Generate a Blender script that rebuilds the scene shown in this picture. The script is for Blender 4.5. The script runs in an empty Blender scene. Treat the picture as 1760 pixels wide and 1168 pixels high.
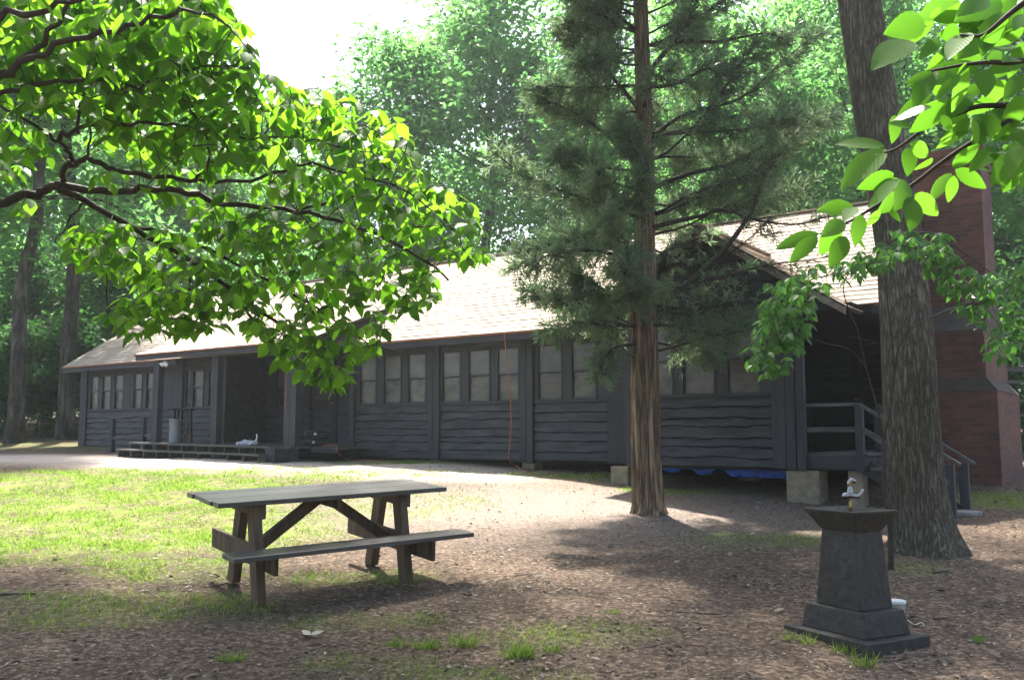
import bpy, bmesh, math, random
import numpy as np
from mathutils import Vector, Matrix, noise as mn
scene = bpy.context.scene
COL = scene.collection
R = math.radians

# ---------------------------------------------------------------- camera, sky, sun, exposure
EYE, F, CX, CY, HZ = 1.5, 1600.0, 880.0, 584.0, 747.0       # photo 1760 x 1168
PITCH = math.atan((HZ - CY) / F)
cam = bpy.data.cameras.new("camera"); cam_o = bpy.data.objects.new("camera", cam); COL.objects.link(cam_o)
cam.sensor_width = 36; cam.lens = 36 * F / 1760
cam.clip_start = .05; cam.clip_end = 1000
cam_o.location = (0, 0, EYE); cam_o.rotation_euler = (math.pi / 2 + PITCH, 0, 0)
scene.camera = cam_o

SUN_EL, SUN_AZ = R(60), R(-14)                                # azimuth from +Y towards +X
world = bpy.data.worlds.new("World"); scene.world = world; world.use_nodes = True
wn = world.node_tree
sky = wn.nodes.new("ShaderNodeTexSky"); sky.sky_type = 'NISHITA'; sky.sun_disc = False
sky.sun_elevation = SUN_EL; sky.sun_rotation = SUN_AZ % (2 * math.pi)
sky.air_density = 1.0; sky.dust_density = 4.0; sky.ozone_density = 1.0
bg = wn.nodes["Background"]; bg.inputs[1].default_value = 0.10
wn.links.new(sky.outputs[0], bg.inputs[0])
sun = bpy.data.lights.new("sun", 'SUN'); sun.energy = 5.0; sun.angle = R(1.8); sun.color = (1, .95, .86)
sun_o = bpy.data.objects.new("sun", sun); COL.objects.link(sun_o)
SD = Vector((math.sin(SUN_AZ) * math.cos(SUN_EL), math.cos(SUN_AZ) * math.cos(SUN_EL), math.sin(SUN_EL)))
sun_o.rotation_euler = SD.to_track_quat('Z', 'Y').to_euler(); sun_o.location = (0, 30, 60)
scene.view_settings.view_transform = 'Standard'; scene.view_settings.look = 'None'
scene.view_settings.exposure = 2.1; scene.view_settings.gamma = 1
scene.render.engine = 'CYCLES'
scene.cycles.max_bounces = 8; scene.cycles.diffuse_bounces = 4; scene.cycles.transmission_bounces = 6
scene.cycles.transparent_max_bounces = 8

# ---------------------------------------------------------------- photo <-> place
_c, _s = math.cos(PITCH), math.sin(PITCH)
def at(px, py, Y):
    """place seen at photo pixel px, py and standing Y metres ahead of the camera"""
    x = (px - CX) / F; y = (CY - py) / F
    d = Vector((x, _c - _s * y, _s + _c * y))
    return Vector((0, 0, EYE)) + d * (Y / d.y)
def proj_np(P):
    f = P[:, 1] * _c + (P[:, 2] - EYE) * _s; up = -P[:, 1] * _s + (P[:, 2] - EYE) * _c
    return CX + F * P[:, 0] / f, CY - F * up / f

GY = np.array([-60, 0, 4, 6.5, 8, 9.85, 12.3, 13.2, 15, 19, 22, 26.5, 30, 45, 70, 120, 260.])
GZ = np.array([-1.2, -.3, -.12, .03, .17, .28, .44, .55, .76, .98, 1.02, 1.2, 1.42, 2.1, 3.4, 6, 14.])
def gz_np(x, y):
    z = (np.interp(y - .8, GY, GZ) + np.interp(y, GY, GZ) + np.interp(y + .8, GY, GZ)) / 3
    return z + .012 * np.sin(x * 1.7 + y * .9) + .010 * np.sin(x * .8 - y * 1.6 + 1) + .006 * np.sin(x * 4.1 + 2) * np.sin(y * 3.3)
def gz(x, y): return float(gz_np(np.array([x]), np.array([y]))[0])

# ---------------------------------------------------------------- helpers
class MB:
    """collects shapes for ONE mesh object"""
    def __init__(s, tf=None): s.v = []; s.f = []; s.tf = tf
    def add(s, vs, fs):
        n = len(s.v)
        s.v += [tuple(s.tf(p) if s.tf else p) for p in vs]; s.f += [[i + n for i in f] for f in fs]
    def box(s, a, b, fr=None):
        p = [Vector((x, y, z)) for z in (a[2], b[2]) for y in (a[1], b[1]) for x in (a[0], b[0])]
        if fr: p = [fr(q) for q in p]
        s.add(p, [(0, 2, 3, 1), (4, 5, 7, 6), (0, 1, 5, 4), (2, 6, 7, 3), (0, 4, 6, 2), (1, 3, 7, 5)])
    def bar(s, p, q, w, h, up=(0, 0, 1)):
        p = Vector(p); q = Vector(q); d = (q - p).normalized(); sd = d.cross(Vector(up))
        if sd.length < 1e-4: sd = Vector((1, 0, 0))
        sd.normalize(); u = sd.cross(d)
        vs = [e + sd * (w / 2 * i) + u * (h / 2 * j) for e in (p, q) for i, j in ((-1, -1), (1, -1), (1, 1), (-1, 1))]
        s.add(vs, [(0, 3, 2, 1), (4, 5, 6, 7), (0, 1, 5, 4), (1, 2, 6, 5), (2, 3, 7, 6), (3, 0, 4, 7)])
    def tube(s, pts, rad, n=8, cap=True):
        pts = [Vector(p) for p in pts]
        if not hasattr(rad, '__len__'): rad = [rad] * len(pts)
        vs = []; fs = []; ref = Vector((.31, .9, .17))
        for i, p in enumerate(pts):
            d = (pts[min(i + 1, len(pts) - 1)] - pts[max(i - 1, 0)])
            d = d.normalized() if d.length > 1e-9 else Vector((0, 0, 1))
            a = d.cross(ref)
            if a.length < .05: a = d.cross(Vector((1, 0, 0)))
            a.normalize(); b = d.cross(a)
            vs += [p + (a * math.cos(2 * math.pi * k / n) + b * math.sin(2 * math.pi * k / n)) * rad[i] for k in range(n)]
        for i in range(len(pts) - 1):
            fs += [(i * n + k, i * n + (k + 1) % n, (i + 1) * n + (k + 1) % n, (i + 1) * n + k) for k in range(n)]
        if cap: fs += [tuple(range(n))[::-1], tuple((len(pts) - 1) * n + k for k in range(n))]
        s.add(vs, fs)
    def lathe(s, c, prof, n=20):
        c = Vector(c); vs = []; fs = []
        for r, z in prof: vs += [c + Vector((r * math.cos(2 * math.pi * k / n), r * math.sin(2 * math.pi * k / n), z)) for k in range(n)]
        for i in range(len(prof) - 1):
            fs += [(i * n + k, i * n + (k + 1) % n, (i + 1) * n + (k + 1) % n, (i + 1) * n + k) for k in range(n)]
        fs += [tuple(range(n))[::-1], tuple((len(prof) - 1) * n + k for k in range(n))]
        s.add(vs, fs)
    def build(s, name, m, parent=None, smooth=False, bevel=0, origin=None, fixn=True):
        me = bpy.data.meshes.new(name)
        o = Vector(origin) if origin else None
        me.from_pydata([tuple(Vector(p) - o) for p in s.v] if o else s.v, [], s.f)
        if fixn:
            b = bmesh.new(); b.from_mesh(me); bmesh.ops.recalc_face_normals(b, faces=b.faces); b.to_mesh(me); b.free()
        me.materials.append(m)
        if smooth: me.polygons.foreach_set('use_smooth', [True] * len(me.polygons))
        ob = bpy.data.objects.new(name, me); COL.objects.link(ob)
        if o: ob.location = o
        if parent: ob.parent = parent
        if bevel:
            bv = ob.modifiers.new('bevel', 'BEVEL'); bv.width = bevel; bv.segments = 2; bv.limit_method = 'ANGLE'
        return ob

def tag(o, label=None, cat=None, group=None, kind=None):
    for k, v in (('label', label), ('category', cat), ('group', group), ('kind', kind)):
        if v: o[k] = v
    return o
def thing(name, loc, label, cat, group=None, rz=0):
    o = bpy.data.objects.new(name, None); COL.objects.link(o); o.empty_display_size = .3
    o.location = loc; o.rotation_euler = (0, 0, rz)
    return tag(o, label, cat, group)

def npmesh(name, V, faces_by_size, m, var=None, parent=None, smooth=False):
    """numpy mesh: V (N,3); faces_by_size: list of (M,k) index arrays"""
    me = bpy.data.meshes.new(name)
    me.vertices.add(len(V)); me.vertices.foreach_set('co', np.ascontiguousarray(V, np.float32).ravel())
    loops = np.concatenate([f.ravel() for f in faces_by_size]).astype(np.int32)
    sizes = np.concatenate([np.full(len(f), f.shape[1]) for f in faces_by_size])
    st = np.concatenate([[0], np.cumsum(sizes)[:-1]]).astype(np.int32)
    me.loops.add(len(loops)); me.loops.foreach_set('vertex_index', loops)
    me.polygons.add(len(sizes)); me.polygons.foreach_set('loop_start', st)
    if smooth: me.polygons.foreach_set('use_smooth', np.ones(len(sizes), bool))
    if var is not None:
        a = me.attributes.new('var', 'FLOAT', 'POINT'); a.data.foreach_set('value', np.ascontiguousarray(var, np.float32))
    me.materials.append(m); me.update(calc_edges=True); me.validate()
    if parent is False: return me
    ob = bpy.data.objects.new(name, me); COL.objects.link(ob)
    if parent: ob.parent = parent
    return ob

# leaf templates: (t along, w across, z) ; faces
LEAF = (np.array([(0, 0, 0), (.22, 0, .0), (.5, 0, .0), (.8, 0, .0), (1, 0, .0),
                  (.2, .36, .08), (.48, .5, .10), (.78, .27, .06), (.2, -.36, .08), (.48, -.5, .10), (.78, -.27, .06)], float),
        [np.array([(0, 1, 5), (3, 4, 7), (0, 8, 1), (3, 10, 4)]), np.array([(1, 2, 6, 5), (2, 3, 7, 6), (1, 8, 9, 2), (2, 9, 10, 3)])])
KITE = (np.array([(0, 0, 0), (.45, .42, .07), (1, 0, -.03), (.5, -.42, .07)], float), [np.array([(0, 1, 2, 3)])])
BLADE = (np.array([(0, .5, 0), (0, -.5, 0), (1, 0, 0)], float), [np.array([(0, 1, 2)])])
def leaves(P, D, N, L, W, tpl, var, droop=.12, rng=None):
    """leaf field -> V, faces, var ; P base, D direction, N up normal"""
    D = D / np.linalg.norm(D, axis=1)[:, None]
    S = np.cross(N, D); S /= np.maximum(np.linalg.norm(S, axis=1), 1e-6)[:, None]
    N = np.cross(D, S)
    T, fs = tpl; n = len(T); M = len(P)
    z = T[:, 2][None, :] * W[:, None] - droop * (T[:, 0] ** 2)[None, :] * L[:, None]
    V = P[:, None, :] + D[:, None, :] * (T[:, 0][None, :] * L[:, None])[..., None] \
        + S[:, None, :] * (T[:, 1][None, :] * W[:, None])[..., None] + N[:, None, :] * z[..., None]
    off = (np.arange(M) * n)[:, None, None]
    F_ = [(f[None] + off).reshape(-1, f.shape[1]) for f in fs]
    return V.reshape(-1, 3), F_, np.repeat(var, n)

# ---------------------------------------------------------------- materials
def newmat(name):
    m = bpy.data.materials.new(name); m.use_nodes = True
    nt = m.node_tree; return m, nt, nt.nodes, nt.links, nt.nodes['Principled BSDF']
def ramp(nt, fac, stops):
    r = nt.nodes.new('ShaderNodeValToRGB'); e = r.color_ramp.elements
    while len(e) < len(stops): e.new(.5)
    for k, (p, c) in enumerate(stops): e[k].position = p; e[k].color = (*c, 1)
    nt.links.new(fac, r.inputs[0]); return r.outputs[0]
def coords(nt, scale=(1, 1, 1), rot=(0, 0, 0)):
    t = nt.nodes.new('ShaderNodeTexCoord'); mp = nt.nodes.new('ShaderNodeMapping')
    mp.inputs['Scale'].default_value = scale; mp.inputs['Rotation'].default_value = rot
    nt.links.new(t.outputs['Object'], mp.inputs[0]); return mp.outputs[0]
def noise(nt, vec, scale, detail=6, rough=.6):
    n = nt.nodes.new('ShaderNodeTexNoise'); n.inputs['Scale'].default_value = scale
    n.inputs['Detail'].default_value = detail; n.inputs['Roughness'].default_value = rough
    nt.links.new(vec, n.inputs['Vector']); return n.outputs[0]
def bump(nt, h, strength, dist, bs):
    b = nt.nodes.new('ShaderNodeBump'); b.inputs['Strength'].default_value = strength; b.inputs['Distance'].default_value = dist
    nt.links.new(h, b.inputs['Height']); nt.links.new(b.outputs[0], bs.inputs['Normal'])
def plain(name, c1, c2, scale=(4, 4, 4), rough=.7, bs=.3, bd=.01, spec=.3, metal=0, lo=.35, hi=.68):
    m, nt, N, L, b = newmat(name)
    v = coords(nt, scale); n = noise(nt, v, 1.0, 8, .65)
    L.new(ramp(nt, n, [(lo, c1), (hi, c2)]), b.inputs['Base Color'])
    b.inputs['Roughness'].default_value = rough; b.inputs['Specular IOR Level'].default_value = spec; b.inputs['Metallic'].default_value = metal
    bump(nt, n, bs, bd, b); return m
def leafmat(name, dark, light, tdark, tlight, trans=.45, rough=.45, objvar=0.0, spec=.15):
    m, nt, N, L, b = newmat(name)
    a = N.new('ShaderNodeAttribute'); a.attribute_name = 'var'
    fac = a.outputs['Fac']
    if objvar:
        oi = N.new('ShaderNodeObjectInfo'); mt = N.new('ShaderNodeMath'); mt.operation = 'MULTIPLY_ADD'
        mt.inputs[1].default_value = objvar; L.new(oi.outputs['Random'], mt.inputs[0])
        m2 = N.new('ShaderNodeMath'); m2.operation = 'MULTIPLY'; m2.inputs[1].default_value = 1 - objvar
        L.new(fac, m2.inputs[0]); L.new(m2.outputs[0], mt.inputs[2]); fac = mt.outputs[0]
    L.new(ramp(nt, fac, [(0, dark), (1, light)]), b.inputs['Base Color'])
    b.inputs['Roughness'].default_value = rough; b.inputs['Specular IOR Level'].default_value = spec
    t = N.new('ShaderNodeBsdfTranslucent'); L.new(ramp(nt, fac, [(0, tdark), (1, tlight)]), t.inputs[0])
    mx = N.new('ShaderNodeMixShader'); mx.inputs[0].default_value = trans
    L.new(b.outputs[0], mx.inputs[1]); L.new(t.outputs[0], mx.inputs[2]); L.new(mx.outputs[0], N['Material Output'].inputs[0])
    return m

M = {}
M['slate'] = plain('slate_paint', (.013, .015, .020), (.048, .051, .059), (1.5, 9, 9), .6, .5, .006, .35)
M['slate_post'] = plain('slate_paint_post', (.019, .021, .028), (.036, .039, .048), (9, 9, 1.5), .6, .5, .006, .35)
M['darkwood'] = plain('dark_wood', (.018, .017, .016), (.040, .037, .033), (2, 10, 10), .75, .4, .006)
M['deck'] = plain('deck_wood', (.055, .052, .046), (.12, .112, .10), (1.5, 14, 14), .75, .5, .006)
M['railwood'] = plain('weathered_rail', (.045, .044, .043), (.115, .112, .108), (3, 12, 12), .7, .4, .004)
M['table'] = plain('weathered_table_wood', (.030, .029, .028), (.095, .093, .092), (1.2, 16, 16), .34, .6, .004, .7)
M['tableleg'] = plain('brown_stained_wood', (.05, .032, .020), (.14, .095, .06), (10, 10, 1.5), .7, .5, .005, .3)
M['stone'] = plain('dark_stained_stone', (.016, .015, .013), (.036, .033, .029), (14, 14, 14), .62, .7, .006, .4)
M['pier'] = plain('sandstone_pier', (.17, .145, .105), (.30, .26, .19), (6, 6, 9), .9, .6, .012)
M['concrete'] = plain('concrete_cap', (.045, .034, .028), (.085, .066, .054), (7, 7, 7), .9, .6, .01)
M['chrome'] = plain('chrome', (.20, .20, .21), (.34, .34, .34), (20, 20, 20), .18, .05, .001, .5, 1)
M['brass'] = plain('brass_pipe', (.28, .16, .06), (.42, .26, .10), (20, 20, 20), .35, .1, .001, .5, 1)
M['rust'] = plain('rusty_drip_edge', (.20, .065, .03), (.36, .13, .06), (3, 12, 12), .6, .3, .003)
M['galv'] = plain('galvanised_can', (.20, .235, .25), (.30, .34, .36), (6, 6, 2), .5, .2, .003, .4, .25)
M['blackcloth'] = plain('black_nylon', (.008, .008, .009), (.022, .022, .024), (12, 12, 12), .38, .8, .012, .5)
M['white'] = plain('white_plastic', (.62, .63, .64), (.78, .78, .78), (8, 8, 8), .35, .1, .002, .4)
M['palebag'] = plain('pale_blue_plastic', (.22, .26, .36), (.50, .53, .60), (9, 9, 9), .3, .8, .02, .5)
M['tarp'] = plain('blue_tarpaulin', (.004, .035, .24), (.010, .075, .42), (5, 5, 5), .35, .8, .02, .4)
M['rake'] = plain('weathered_sunlit_rake', (.14, .12, .10), (.28, .24, .20), (3, 12, 12), .75, .4, .004)  # weathered wood, paled to stand for the sunlit roof surface above it
M['hose'] = plain('faded_red_hose', (.30, .085, .055), (.42, .14, .10), (30, 30, 30), .5, .1, .001)
M['bulb'] = plain('white_bulb_glass', (.75, .78, .8), (.85, .87, .88), (9, 9, 9), .12, .02, .001, .6)
M['darkmetal'] = plain('dark_metal', (.02, .02, .02), (.04, .04, .04), (9, 9, 9), .45, .1, .001, .5)
M['flag'] = plain('flagstone', (.15, .14, .13), (.27, .26, .24), (5, 5, 5), .9, .5, .01)
M['stick'] = plain('dead_stick', (.09, .065, .045), (.2, .16, .12), (9, 9, 9), .85, .5, .005)
M['paleleaf'] = plain('dry_pale_leaf', (.30, .28, .20), (.52, .50, .40), (12, 12, 12), .8, .3, .004)
M['shade_black'] = plain('interior_shade_black', (.010, .010, .011), (.018, .018, .018), (2, 2, 2), .9, .1, .004)  # near-black tone painted in for the shade of recesses and gaps
M['pinecone'] = plain('pine_cone', (.05, .025, .014), (.12, .06, .035), (20, 20, 20), .8, .6, .01)

def worn(m, sc, col=(.10, .10, .10), lo=.66, hi=.74, amt=.55):
    """flaked and dusty spots in a painted board"""
    nt = m.node_tree; N, L = nt.nodes, nt.links; b = N['Principled BSDF']; src = b.inputs['Base Color'].links[0].from_socket
    f = ramp(nt, noise(nt, coords(nt, sc), 1, 9, .72), [(lo, (0, 0, 0)), (hi, (amt, amt, amt))]); mx = N.new('ShaderNodeMix'); mx.data_type = 'RGBA'
    L.new(f, mx.inputs[0]); L.new(src, mx.inputs[6]); mx.inputs[7].default_value = (*col, 1); L.new(mx.outputs[2], b.inputs['Base Color'])
worn(M['slate'], (2.0, 5, 7)); worn(M['slate_post'], (6, 5, 1.6)); worn(M['stone'], (5, 5, 3), (.075, .07, .06), .56, .72, .6); worn(M['table'], (1.5, 9, 9), (.16, .155, .15), .58, .72, .5)
def screen_mat(name, c1, c2):
    m, nt, N, L, b = newmat(name)
    v = coords(nt, (2.2, 1, 3.5)); n = noise(nt, v, 1, 5, .6)
    L.new(ramp(nt, n, [(.3, c1), (.7, c2)]), b.inputs['Base Color'])
    b.inputs['Roughness'].default_value = .22; b.inputs['Specular IOR Level'].default_value = .5
    v2 = coords(nt, (5, 5, 5)); bump(nt, noise(nt, v2, 1, 3), .25, .02, b)
    return m
M['screen'] = screen_mat('grey_window_film', (.080, .084, .084), (.125, .128, .125))
M['pane'] = screen_mat('brownish_window_film', (.030, .030, .028), (.125, .120, .106))  # dark blotches painted in for the dim room seen through

def roof_mat():
    m, nt, N, L, b = newmat('tan_shingles')
    v = coords(nt, (1, 1, 0)); bt = N.new('ShaderNodeTexBrick')
    bt.inputs['Scale'].default_value = 1; bt.inputs['Brick Width'].default_value = .30; bt.inputs['Row Height'].default_value = .1342
    bt.inputs['Mortar Size'].default_value = .003; bt.inputs['Color1'].default_value = (.50, .42, .34, 1); bt.inputs['Color2'].default_value = (.37, .30, .235, 1)
    bt.inputs['Mortar'].default_value = (.12, .09, .07, 1); L.new(v, bt.inputs['Vector'])
    n = noise(nt, coords(nt, (.5, .5, .5)), 1, 6); n2 = noise(nt, coords(nt, (60, 60, 60)), 1, 2)
    mx = N.new('ShaderNodeMix'); mx.data_type = 'RGBA'; mx.blend_type = 'MULTIPLY'; mx.inputs[0].default_value = 1
    L.new(bt.outputs[0], mx.inputs[6]); L.new(ramp(nt, n, [(.3, (.78, .75, .72)), (.7, (1.05, 1.03, 1.0))]), mx.inputs[7])
    m3 = N.new('ShaderNodeMix'); m3.data_type = 'RGBA'; m3.blend_type = 'MULTIPLY'; m3.inputs[0].default_value = .6
    L.new(mx.outputs[2], m3.inputs[6]); L.new(ramp(nt, n2, [(.3, (.7, .7, .7)), (.7, (1.15, 1.15, 1.15))]), m3.inputs[7])
    L.new(m3.outputs[2], b.inputs['Base Color']); b.inputs['Roughness'].default_value = .9
    bump(nt, n2, .4, .004, b); return m
M['screen_b'] = screen_mat('darker_window_film', (.045, .048, .05), (.10, .104, .105)); M['pane_b'] = screen_mat('dusty_window_film', (.028, .029, .03), (.16, .16, .15))
M['roof'] = roof_mat()

def brick_mat():
    m, nt, N, L, b = newmat('red_brick')
    t = N.new('ShaderNodeTexCoord'); sp = N.new('ShaderNodeSeparateXYZ'); L.new(t.outputs['Object'], sp.inputs[0])
    ad = N.new('ShaderNodeMath'); ad.operation = 'ADD'; L.new(sp.outputs[0], ad.inputs[0]); L.new(sp.outputs[1], ad.inputs[1])
    cb = N.new('ShaderNodeCombineXYZ'); L.new(ad.outputs[0], cb.inputs[0]); L.new(sp.outputs[2], cb.inputs[1])
    bt = N.new('ShaderNodeTexBrick'); L.new(cb.outputs[0], bt.inputs['Vector'])
    bt.inputs['Scale'].default_value = 1; bt.inputs['Brick Width'].default_value = .215; bt.inputs['Row Height'].default_value = .072
    bt.inputs['Mortar Size'].default_value = .006; bt.inputs['Mortar Smooth'].default_value = .3
    bt.inputs['Color1'].default_value = (.17, .060, .042, 1); bt.inputs['Color2'].default_value = (.088, .035, .027, 1); bt.inputs['Mortar'].default_value = (.11, .085, .07, 1)
    n = noise(nt, coords(nt, (1.3, 1.3, 1.3)), 1, 7, .7)
    mx = N.new('ShaderNodeMix'); mx.data_type = 'RGBA'; mx.blend_type = 'MULTIPLY'; mx.inputs[0].default_value = 1
    L.new(bt.outputs[0], mx.inputs[6]); L.new(ramp(nt, n, [(.3, (.55, .55, .55)), (.7, (1.1, 1.08, 1.05))]), mx.inputs[7])
    L.new(mx.outputs[2], b.inputs['Base Color']); b.inputs['Roughness'].default_value = .9
    iv = N.new('ShaderNodeMath'); iv.operation = 'SUBTRACT'; iv.inputs[0].default_value = 1; L.new(bt.outputs['Fac'], iv.inputs[1])
    bump(nt, iv.outputs[0], .7, .008, b); return m
M['brick'] = brick_mat()

def bark_mat(name, c1, c2, c3, sc=(16, 16, 2.4), bd=.03):
    """furrows where a stretched noise crosses its mean, plates between, fine grain over all"""
    m, nt, N, L, b = newmat(name)
    def mth(op, a_, b_):
        n_ = N.new('ShaderNodeMath'); n_.operation = op
        for k, v in enumerate((a_, b_)):
            if isinstance(v, (int, float)): n_.inputs[k].default_value = v
            else: L.new(v, n_.inputs[k])
        return n_.outputs[0]
    v = coords(nt, sc); v2 = coords(nt, (sc[0] * 2.7, sc[1] * 2.7, sc[2] * 4)); n1 = noise(nt, v, .55, 4, .55); n2 = noise(nt, v, 1.5, 5, .6); n3 = noise(nt, v2, 1.0, 6, .7)
    rd = mth('MULTIPLY', mth('ABSOLUTE', mth('SUBTRACT', n1, .5), 0), 5.5); rd2 = mth('MULTIPLY', mth('ABSOLUTE', mth('SUBTRACT', n2, .5), 0), 4)
    cl = N.new('ShaderNodeClamp'); L.new(rd, cl.inputs[0]); c2_ = N.new('ShaderNodeClamp'); L.new(rd2, c2_.inputs[0])
    h = mth('ADD', mth('ADD', mth('MULTIPLY', cl.outputs[0], .45), mth('MULTIPLY', c2_.outputs[0], .25)), mth('MULTIPLY', n3, .45))
    big = noise(nt, coords(nt, (1.7, 1.7, .8)), 1, 5)
    mx = N.new('ShaderNodeMix'); mx.data_type = 'RGBA'; mx.blend_type = 'MULTIPLY'; mx.inputs[0].default_value = .8
    L.new(ramp(nt, h, [(.25, c1), (.52, c2), (.85, c3)]), mx.inputs[6]); L.new(ramp(nt, big, [(.35, (.62, .68, .56)), (.65, (1.2, 1.14, 1.08))]), mx.inputs[7]); L.new(mx.outputs[2], b.inputs['Base Color'])
    b.inputs['Roughness'].default_value = .92; b.inputs['Specular IOR Level'].default_value = .12
    bump(nt, h, 1.0, bd, b); return m
M['oakbark'] = bark_mat('oak_bark', (.040, .035, .028), (.125, .108, .088), (.25, .225, .19), (56, 56, 6.5), .018)
M['cedarbark'] = bark_mat('cedar_bark', (.075, .050, .034), (.26, .185, .13), (.46, .36, .27), (30, 30, 1.3), .02)
M['woodbark'] = bark_mat('forest_bark', (.035, .032, .028), (.085, .078, .068), (.15, .14, .125), (9, 9, 1.8), .03)
M['twig'] = plain('dogwood_bark', (.022, .017, .014), (.055, .044, .036), (25, 25, 25), .8, .6, .004)

M['dogleaf'] = leafmat('dogwood_leaf', (.028, .066, .012), (.075, .145, .026), (.09, .28, .010), (.33, .70, .035), .54, .5)
M['bigleaf'] = leafmat('near_leaf', (.045, .10, .018), (.075, .16, .03), (.12, .34, .015), (.17, .43, .03), .50, .5)
M['sapleaf'] = leafmat('sapling_leaf', (.034, .09, .022), (.068, .16, .038), (.08, .26, .03), (.18, .46, .05), .42, .38)
M['cedarleaf'] = leafmat('cedar_spray', (.055, .10, .058), (.13, .175, .105), (.11, .23, .10), (.34, .46, .23), .52, .55)
M['woodleaf'] = leafmat('forest_leaf', (.030, .088, .028), (.075, .165, .045), (.09, .33, .08), (.30, .62, .15), .54, .5, .35)
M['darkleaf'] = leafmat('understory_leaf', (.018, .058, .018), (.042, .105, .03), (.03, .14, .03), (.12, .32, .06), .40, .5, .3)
M['grass'] = leafmat('grass_blade', (.06, .125, .022), (.17, .22, .055), (.16, .34, .03), (.42, .58, .09), .45, .5)
M['chips'] = leafmat('leaf_litter', (.060, .047, .036), (.40, .35, .29), (.05, .03, .02), (.2, .15, .1), .08, .85)

def add_veins(m):
    """pale side veins and midrib pressed into the large near leaves"""
    nt = m.node_tree; N, L = nt.nodes, nt.links; a1 = N.new('ShaderNodeAttribute'); a1.attribute_name = 'along'; a2 = N.new('ShaderNodeAttribute'); a2.attribute_name = 'across'
    def mth(op, a_, b_=None):
        n_ = N.new('ShaderNodeMath'); n_.operation = op
        for k, v in enumerate((a_, b_)):
            if v is None: continue
            if isinstance(v, (int, float)): n_.inputs[k].default_value = v
            else: L.new(v, n_.inputs[k])
        return n_.outputs[0]
    ph = mth('MULTIPLY', mth('SUBTRACT', a1.outputs['Fac'], mth('MULTIPLY', a2.outputs['Fac'], .55)), 11)
    tri = mth('ABSOLUTE', mth('SUBTRACT', mth('FRACT', ph), .5)); side = mth('LESS_THAN', tri, .07); mid = mth('LESS_THAN', a2.outputs['Fac'], .018)
    v = mth('MAXIMUM', side, mid); b = N['Principled BSDF']; t = [n_ for n_ in N if n_.type == 'BSDF_TRANSLUCENT'][0]
    for sock, col, f in ((b.inputs['Base Color'], (.11, .20, .055, 1), .55), (t.inputs[0], (.13, .36, .02, 1), .5)):
        src = sock.links[0].from_socket; mx = N.new('ShaderNodeMix'); mx.data_type = 'RGBA'; L.new(mth('MULTIPLY', v, f * .55), mx.inputs[0]); L.new(src, mx.inputs[6]); mx.inputs[7].default_value = col; L.new(mx.outputs[2], sock)
    bu = N.new('ShaderNodeBump'); bu.inputs['Strength'].default_value = .22; bu.inputs['Distance'].default_value = .002; L.new(tri, bu.inputs['Height']); L.new(bu.outputs[0], b.inputs['Normal'])
add_veins(M['bigleaf'])

def ground_mat():
    m, nt, N, L, b = newmat('forest_floor')
    v = coords(nt)
    n1 = noise(nt, v, .55, 6); n2 = noise(nt, v, 22, 8, .7); n3 = noise(nt, v, 5, 6, .65)
    vo = N.new('ShaderNodeTexVoronoi'); vo.inputs['Scale'].default_value = 34; L.new(v, vo.inputs['Vector'])
    sp = N.new('ShaderNodeSeparateColor'); L.new(vo.outputs['Color'], sp.inputs[0])
    base = ramp(nt, n2, [(.28, (.045, .033, .025)), (.5, (.105, .080, .062)), (.72, (.20, .16, .128))])
    chip = ramp(nt, sp.outputs[0], [(0, (.4, .36, .34)), (.6, (.9, .88, .86)), (1, (1.9, 1.8, 1.7))])
    mx = N.new('ShaderNodeMix'); mx.data_type = 'RGBA'; mx.blend_type = 'MULTIPLY'; mx.inputs[0].default_value = .75
    L.new(base, mx.inputs[6]); L.new(chip, mx.inputs[7])
    pm = N.new('ShaderNodeMix'); pm.data_type = 'RGBA'; pm.blend_type = 'MULTIPLY'; pm.inputs[0].default_value = 1
    L.new(mx.outputs[2], pm.inputs[6]); L.new(ramp(nt, n1, [(.35, (.75, .75, .75)), (.65, (1.25, 1.2, 1.15))]), pm.inputs[7])
    # bare sandy path and painted sunlit patch: paler
    ap = N.new('ShaderNodeAttribute'); ap.attribute_name = 'path'
    pa = N.new('ShaderNodeMix'); pa.data_type = 'RGBA'; L.new(ap.outputs['Fac'], pa.inputs[0]); L.new(pm.outputs[2], pa.inputs[6])
    L.new(ramp(nt, n2, [(.3, (.27, .225, .195)), (.7, (.52, .45, .40))]), pa.inputs[7])
    ag = N.new('ShaderNodeAttribute'); ag.attribute_name = 'grass'
    mg = N.new('ShaderNodeMath'); mg.operation = 'MULTIPLY'; L.new(ag.outputs['Fac'], mg.inputs[0]); L.new(ramp(nt, n3, [(.36, (.15, .15, .15)), (.58, (1, 1, 1))]), mg.inputs[1])
    gm = N.new('ShaderNodeMix'); gm.data_type = 'RGBA'; L.new(mg.outputs[0], gm.inputs[0]); L.new(pa.outputs[2], gm.inputs[6])
    L.new(ramp(nt, n2, [(.3, (.09, .14, .022)), (.7, (.24, .32, .06))]), gm.inputs[7])
    L.new(gm.outputs[2], b.inputs['Base Color']); b.inputs['Roughness'].default_value = .95; b.inputs['Specular IOR Level'].default_value = .1
    hh = N.new('ShaderNodeMath'); hh.operation = 'ADD'; L.new(n2, hh.inputs[0]); L.new(sp.outputs[0], hh.inputs[1])
    bump(nt, hh.outputs[0], .8, .02, b); return m
M['ground'] = ground_mat()

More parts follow.
